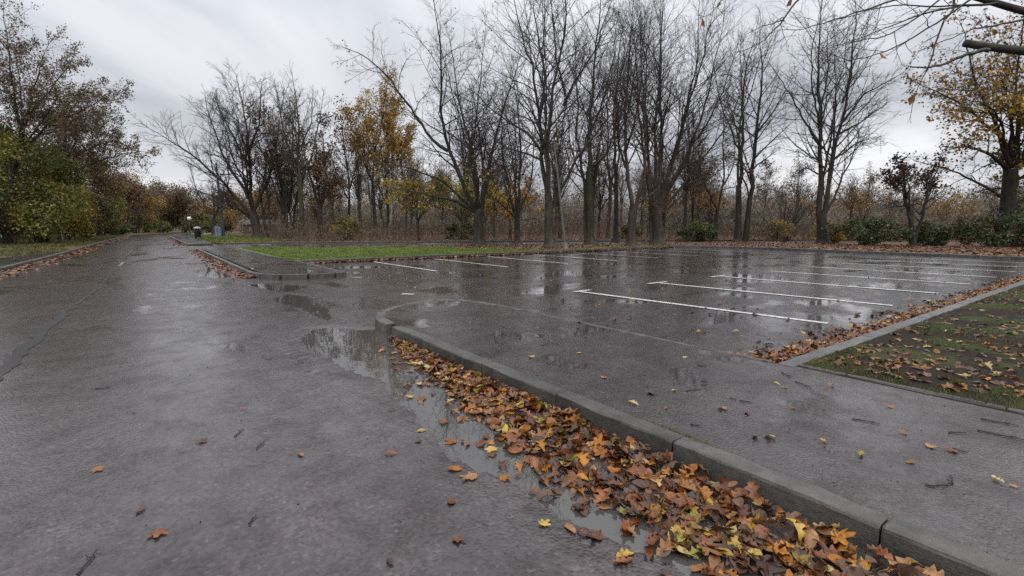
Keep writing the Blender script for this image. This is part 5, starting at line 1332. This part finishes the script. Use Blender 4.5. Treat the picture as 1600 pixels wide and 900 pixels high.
def rot_rows(n, r, tilt):
    """random yaw plus tilt, as (n,3,3)"""
    yaw = r.uniform(0, 6.28, n); ax = r.uniform(0, 6.28, n); tl = np.abs(r.normal(0, tilt, n))
    c, s = np.cos(yaw), np.sin(yaw); Z = np.zeros((n, 3, 3)); Z[:, 0, 0] = c; Z[:, 0, 1] = -s; Z[:, 1, 0] = s; Z[:, 1, 1] = c; Z[:, 2, 2] = 1
    k = np.stack([np.cos(ax), np.sin(ax), 0 * ax], -1); c = np.cos(tl)[:, None, None]; s = np.sin(tl)[:, None, None]
    K = np.zeros((n, 3, 3)); K[:, 0, 2] = k[:, 1]; K[:, 1, 2] = -k[:, 0]; K[:, 2, 0] = -k[:, 1]; K[:, 2, 1] = k[:, 0]
    R = np.eye(3)[None] * c + s * K + (1 - c) * k[:, :, None] * k[:, None, :]
    return R @ Z, tl

def scatter(name, pos, size_k, tilt, seed, label, probs=None, sizes=(.5, 1.25), kinds=None):
    r = np.random.default_rng(seed); n = len(pos)
    pk = r.choice(len(PROTO), n, p=PP) if kinds is None else r.choice(kinds, n)
    mk = r.choice(len(LK), n, p=(LPROB if probs is None else np.array(probs)) / np.sum(LPROB if probs is None else probs))
    R, tl = rot_rows(n, r, tilt); V, Fc, MI, off = [], [], [], 0
    sc = r.uniform(*sizes, n) * size_k
    for k, (pv, pf) in enumerate(PROTO):
        i = np.where(pk == k)[0]
        if not len(i): continue
        v = (pv[None] * (sc[i] * PSIZE[k])[:, None, None]) @ R[i].transpose(0, 2, 1)
        lo = v[:, :, 2].min(1)
        v = v + pos[i][:, None]
        V.append(v.reshape(-1, 3)); Fc.append((pf[None] + (np.arange(len(i)) * len(pv))[:, None, None]).reshape(-1, 3) + off); off += len(i) * len(pv)
        MI.append(np.repeat(mk[i], len(pf)))
    me = np_mesh(name, np.concatenate(V), [np.concatenate(Fc)], [LEAF[k] for k in LK], np.concatenate(MI))
    return tag(obj(name, me), label, 'leaves', kind='stuff')

def flat_leaves(name, pos, size, label, seed, mats):
    r = np.random.default_rng(seed); n = len(pos); a = r.uniform(0, 6.28, n); L = (size * r.uniform(.6, 1.3, n))[:, None]
    d = np.stack([np.cos(a), np.sin(a), r.normal(0, .25, n)], -1); s_ = np.stack([-np.sin(a), np.cos(a), r.normal(0, .35, n)], -1)
    v = np.stack([pos - d * L * .5, pos + s_ * L * .38, pos + d * L * .5, pos - s_ * L * .38], 1).reshape(-1, 3)
    b = np.arange(n)[:, None] * 4
    f = np.concatenate([b + np.array([[0, 1, 2]]), b + np.array([[0, 2, 3]])])
    return tag(obj(name, np_mesh(name, v, [f], [LEAF[k] for k in mats], np.tile(r.integers(0, len(mats), n), 2), smooth=False)), label, 'leaves', kind='stuff')
LM = {}
def leaf_obj(x, y, z, k, col, size, tilt, r, label, group):
    key = (k, col)
    if key not in LM:
        pv, pf = PROTO[k]; LM[key] = np_mesh('fallen_leaf', pv, [pf], LEAF[col])
    o = obj('fallen_leaf', LM[key]); s = size * PSIZE[k]; o.scale = (s, s, s * (1 if tilt > .12 else .5))
    o.rotation_euler = Matrix.Rotation(r.normal(0, tilt), 3, 'X').to_4x4().to_euler()
    o.rotation_euler = (r.normal(0, tilt), r.normal(0, tilt), r.uniform(0, 6.28))
    low = min(v[2] for v in PROTO[k][0]) * s * o.scale[2] / max(o.scale[0], 1e-6)
    o.location = (x, y, z - low * .9)
    return tag(o, label, 'leaf', group)

COLW = {'russet': 'russet', 'brown': 'dark brown', 'tan': 'tan', 'orange': 'orange', 'yellow': 'yellow', 'pale': 'pale yellow', 'olive': 'yellow-green'}
KNAME = ['lobed'] * 5 + ['wavy-edged'] * 3 + ['oval'] * 3 + ['narrow'] * 2

BAND = ['in the gutter drift against the kerb', 'in mid gutter drift', 'at the gutter drift edge']
SEG = ['before the nearest kerb joint', 'past the nearest kerb joint', 'past the second kerb joint', 'past the third kerb joint']
# the drift in the gutter: depth grows towards the camera and towards the kerb face (X = 2.25)
def drift_w(u): return np.interp(u, [-1.2, .3, 1.2, 2.2, 3.2, 4.2, 5.0, 5.4], [.62, .56, .60, .56, .36, .25, .08, .01])
def drift_z(x, u):
    d = np.clip((2.24 - x) / drift_w(u), 0, 1)
    return np.interp(u, [-1, .6, 2, 3.5, 5.2], [.055, .055, .048, .04, .02]) * (1 - d) ** 1.2
r = np.random.default_rng(71)
n = 2700
u = -1.2 + 6.5 * r.uniform(0, 1, n) ** 1.15
t_ = r.uniform(0, 1, n) ** 1.35
x = 2.215 - t_ * drift_w(u) * r.uniform(.85, 1.15, n)
z = drift_z(x, u) * r.uniform(.0, 1.0, n) + .012
keep = x < 2.2
scatter('leaf_drift', np.stack([x, u, z], -1)[keep], 0.95, .52, 72, 'deep drift of wet brown leaves heaped in the gutter along the near kerb')
# loose wet leaves at the edge of the drift, lying in the puddle
n = 170
u = -.8 + 5.8 * r.uniform(0, 1, n); x = 2.2 - drift_w(u) * .9 - np.abs(r.normal(0, .17, n)) * np.interp(u, [0, 2.5, 5], [1.5, .9, .4])
scatter('leaf_scatter', np.stack([x, u, np.full(n, .004)], -1), .8, .10, 73, 'loose flat leaves and bits floating at the edge of the gutter drift')
# the 300 leaves that show largest: top of the near drift, then single leaves on road, path, car park
r = np.random.default_rng(74)
for i in range(150):
    u = -.35 + 3.9 * r.uniform() ** 1.3; tt = r.uniform() ** 1.1; x = 2.19 - tt * float(drift_w(u)) * .95
    k = int(r.choice(len(PROTO), p=PP))
    col = LK[int(r.choice(len(LK), p=[.36, .26, .16, .12, .04, .04, .02]))]
    leaf_obj(x, u, float(drift_z(x, u)) * r.uniform(.75, 1.05) + .008, k, col, r.uniform(.8, 1.2), .33, r, f'{COLW[col]} {KNAME[k]} leaf {BAND[0 if tt < .33 else 1 if tt < .66 else 2]}, {SEG[int(np.searchsorted([.6, 1.565, 2.53], u))]}', f'{COLW[col]} {KNAME[k]} leaves on the gutter drift')
def spot(x, y):
    if x > 4.4: return 'beside the kerb drift' if y < 4 else 'among the nearer bay lines' if x < 12 else 'among the farther bay lines'
    if x > 2.3: return ('kerb side' if x < 3.0 else 'verge side' if x > 3.75 else 'middle') + (' near its rounded end' if y > 4 else ' close by' if y < 1.6 else ' midway along')
    return ('left half' if x < 0 else 'right half' if x < 1.3 else 'gutter side') + (' close by' if y < 2.2 else ' farther off')
def singles(pts, z, where, grp, seed, size=(.7, 1.05), tilt=.12, cols=None):
    r = np.random.default_rng(seed)
    for i, (x, y) in enumerate(pts):
        k = int(r.integers(0, len(PROTO))); col = LK[int(r.choice(len(LK), p=cols or [.22, .16, .28, .08, .10, .14, .02]))]
        leaf_obj(x, y, z, k, col, r.uniform(*size), tilt, r, f'single {COLW[col]} {KNAME[k]} leaf {where}, {spot(x, y)}', f'single {COLW[col]} {KNAME[k]} leaves {grp}')
singles(ROAD_LEAVES[::2], .004, 'lying flat on the wet road', 'on the road', 81, (.4, .8), .06)
singles(FLOAT_LEAVES, -.004, 'floating in the kerbside puddle', 'in the puddle', 82, (.7, 1.05), .05, [.16, .12, .34, .08, .10, .18, .02])
singles(PATH_LEAVES, KT, 'lying on the near path', 'on the near path', 83, (.35, .68), .18, [.14, .08, .36, .08, .14, .18, .02])
singles(PARK_LEAVES, .012, 'lying on the car park asphalt', 'on the car park', 84, (.8, 1.2), .25)
leaf_obj(.505 + .6, 2.02, .004, 0, 'yellow', .95, .08, np.random.default_rng(3), 'bright yellow lobed leaf alone on the road beside the puddle', None) if False else None
# verge leaves: the largest ones singly, the rest as a mass
r = np.random.default_rng(85); vp = []
for i in range(60):
    vp.append((4.6 + 4.2 * r.uniform() ** 1.2, 1.75 - 1.9 * r.uniform()))
for i, (x, y) in enumerate(vp):
    k = int(r.integers(0, len(PROTO))); col = LK[int(r.choice(len(LK), p=[.30, .28, .22, .10, .05, .04, .01]))]
    leaf_obj(x, y, float(mud_h(np.array([x]), np.array([y]))[0]) + .006, k, col, r.uniform(.65, 1.0), .2, r, f'{COLW[col]} {KNAME[k]} leaf on the mossy verge, {"by the path edging" if x < 5.2 else "by the car park kerb" if y > 1.2 else "in the muddy middle" if x < 6.8 else "toward the picture edge"}', f'{COLW[col]} {KNAME[k]} leaves on the mossy verge')
n = 4200
P = np.stack([4.6 + 22 * r.uniform(0, 1, n) ** 1.5, 1.8 - 5.0 * r.uniform(0, 1, n)], -1)
P = P[(fbm(P[:, 0], P[:, 1], 37, 1.3, 3) > -.1 - .5 * r.uniform(0, 1, len(P)))]
scatter('leaf_litter', np.concatenate([P, (mud_h(P[:, 0], P[:, 1]) + .008)[:, None]], 1), .78, .25, 86, 'mixed brown leaves strewn over the muddy verge', [.34, .36, .17, .07, .03, .02, .01])
# drift along the right kerb of the car park and in its corner
n = 2600
w = 4.45 + 22 * r.uniform(0, 1, n) ** 1.5; uu = 2.02 + np.abs(r.normal(0, .2, n)) + .22 * np.exp(-(w - 4.45) * 1.4) * r.uniform(0, 1, n)
ok = (uu - 2.02) < .75
scatter('leaf_drift', np.stack([w, uu, .012 + np.clip(.05 - (uu - 2.02) * .14, 0, .05) * r.uniform(0, 1, n)], -1)[ok], .9, .4, 87, 'russet leaf drift along the kerb between car park and muddy verge', [.40, .30, .12, .10, .04, .03, .01])
# far drifts: along the path kerb by the lawn, lawn kerb, left kerb
n = 1700
u = 13.6 + 17 * r.uniform(0, 1, n) ** 1.2; x = 2.14 - np.abs(r.normal(0, .2, n)) * np.interp(u, [13, 16, 30], [.7, 1.2, 1.0])
flat_leaves('leaf_drift', np.stack([x, u, .01 + .04 * r.uniform(0, 1, n) * (x > 1.95)], -1), 0.1, 'russet leaf drift along the path kerb beside the lawn', 88, ['russet', 'russet', 'brown', 'russet', 'brown', 'tan'])
n = 2600
w = r.uniform(4.2, 26.4, n); u = 17.66 - np.abs(r.normal(0, .12, n))
flat_leaves('leaf_drift', np.stack([w, u, .02 + .03 * r.uniform(0, 1, n)], -1), 0.11, 'thin line of leaves at the foot of the lawn kerb', 89, ['russet', 'russet', 'brown', 'russet', 'brown', 'tan'])
n = 2200
u = 14 + 52 * r.uniform(0, 1, n) ** 1.3; x = np.interp(u, [0, 12, 19.4, 22.3, 26.2, 34.4, 47, 57.8, 67.8], [-3.45, -3.4, -3.3, -3.19, -3.01, -2.8, -2.54, -2.21, -1.76]) + .05 + np.abs(r.normal(0, .2, n))
flat_leaves('leaf_drift', np.stack([x, u, .01 + .03 * r.uniform(0, 1, n)], -1), 0.115, 'leaf drift along the left kerb of the road', 90, ['russet', 'russet', 'brown', 'russet', 'brown', 'tan'])
n = 700
u = r.uniform(37, 60, n); x = 2.08 - np.abs(r.normal(0, .25, n))
flat_leaves('leaf_drift', np.stack([x, u, np.full(n, .02)], -1), 0.12, 'brown leaf drift at the kerb of the far path', 91, ['russet', 'russet', 'brown', 'russet', 'brown', 'tan'])
# leaf carpet under the trees on the lawn and wood floor
n = 55000
w = 5 + 33 * r.uniform(0, 1, n); u = r.uniform(-2, 33, n)
lit = fbm(w, u, 61, .5, 4) + (w - 13) * .16 + np.clip(u - 21.5, 0, 9) * .10
ok = (poly_sd(w, u, lawn_poly) < -.1) & ((lit > .3) | (r.uniform(0, 1, n) < .05)) & ~((u > 17) & (u < 18.5) & (w < 22) & (r.uniform(0, 1, n) < .6))
flat_leaves('leaf_litter', np.stack([w, u, .10 + .02 * r.uniform(0, 1, n)], -1)[ok], .13, 'carpet of russet leaves under the trees behind the lawn kerb', 92, ['russet', 'brown', 'brown', 'brown', 'russet', 'tan'])
n = 5000
w = 5 + 33 * r.uniform(0, 1, n); u = np.interp(w, [4.1, 7, 11, 18.4, 26, 31, 36, 60], [38.9, 38.3, 36.9, 33.1, 29.4, 26.6, 23.5, 11]) + .3 + 5 * r.uniform(0, 1, n) ** 1.5
flat_leaves('leaf_litter', np.stack([w, u, np.full(n, .105)], -1), 0.14, 'leaf litter along the wood edge beyond the access road', 93, ['russet', 'russet', 'brown', 'russet', 'brown', 'tan'])
n = 3000
w = np.interp(u_ := 20 + 50 * r.uniform(0, 1, n) ** 1.3, [20, 31, 60, 70], [-5.0, -3.8, -2.8, -2.2]) - 4 * r.uniform(0, 1, n) ** 1.3
flat_leaves('leaf_litter', np.stack([w, u_, np.full(n, .12)], -1), 0.13, 'orange-brown leaf litter on the left verge below the hedge', 94, ['russet', 'tan', 'brown', 'orange', 'tan'])
# tiny bits on path and road
n = 900
P = np.stack([r.uniform(2.45, 4.25, n), r.uniform(.2, 6.6, n), np.full(n, KT - .001)], -1)
flat_leaves('leaf_crumbs', P, 0.009, 'dark crumbs and bits of leaf on the near path', 95, ['brown', 'brown', 'russet'])
n = 1500
P = np.stack([4.4 + 21 * r.uniform(0, 1, n) ** 1.4, r.uniform(2.2, 17, n), np.full(n, .012)], -1)
flat_leaves('leaf_crumbs', P, 0.045, 'small dark leaves and bits strewn over the car park', 96, ['brown', 'brown', 'russet', 'tan'])
n = 450
P = np.stack([r.uniform(-3, 2.1, n), .8 + 16 * r.uniform(0, 1, n) ** 1.3, np.full(n, .003)], -1)
flat_leaves('leaf_crumbs', P, 0.014, 'tiny crumbs of leaf on the road', 97, ['brown', 'brown', 'russet'])

# ------------------------------------------------------------------ fallen twigs
WHERE = ['stout short twig in the middle of the near path', 'short broken twig piece on the path next to a longer piece', 'longer broken twig piece on the path beside a shorter one', 'thin twig near the verge corner on the path', 'dark forked-looking twig on the path by the mud edge', 'small dark stick low on the mud side of the path', 'long twig running along the verge side of the path', 'thin twig lying along the path edging', 'tiny twig on the path below the car park corner', 'small twig by the mossy kerb joint', 'short slanting twig close to the leaf-filled corner', 'little twig beside the tan leaf on the path', 'curved twig on the bare path near the kerb']
def twig(a, b, z, label, seed, curve=.0):
    r = np.random.default_rng(seed); a = np.array([*a, z + .004]); b = np.array([*b, z + .005])
    d = b - a; nrm = np.array([-d[1], d[0], 0]); s = np.linspace(0, 1, 9)[:, None]
    q = a + d * s + nrm * (np.sin(s * math.pi) * curve) ; q[1:-1] += r.normal(0, .025, (7, 3)) * np.linalg.norm(d) * [1, 1, .05]
    base = q[4].copy(); t = bpy.data.objects.new('fallen_twig', None)
    g = [((q - base)[None], np.linspace(.0034, .0018, 9)[None], 6)]
    k = (q[5] - base); g.append((np.stack([k, k + nrm * .12 + d * .08, k + nrm * .2 + d * .18])[None], np.array([[.002, .0016, .001]]), 5))
    v, f = tubes(g); o = obj('fallen_twig', np_mesh('fallen_twig', v, [f], M['wet_twig']), None, tuple(base))
    return tag(o, label, 'twig', 'fallen twigs')
for i, (a, b) in enumerate(TWIGS): twig(a, b, KT - .003, WHERE[i], 700 + i, -.25 if i == 12 else 0)
for i, (a, b) in enumerate(TWIGS_ROAD): twig(a, b, .002, ['thin twig beside a leaf in the middle of the road', 'long thin twig at the bottom of the picture on the road', 'short twig on the bare road', 'twig lying by the tar seam on the road', 'small twig on the road near the big brown leaf'][i], 740 + i)
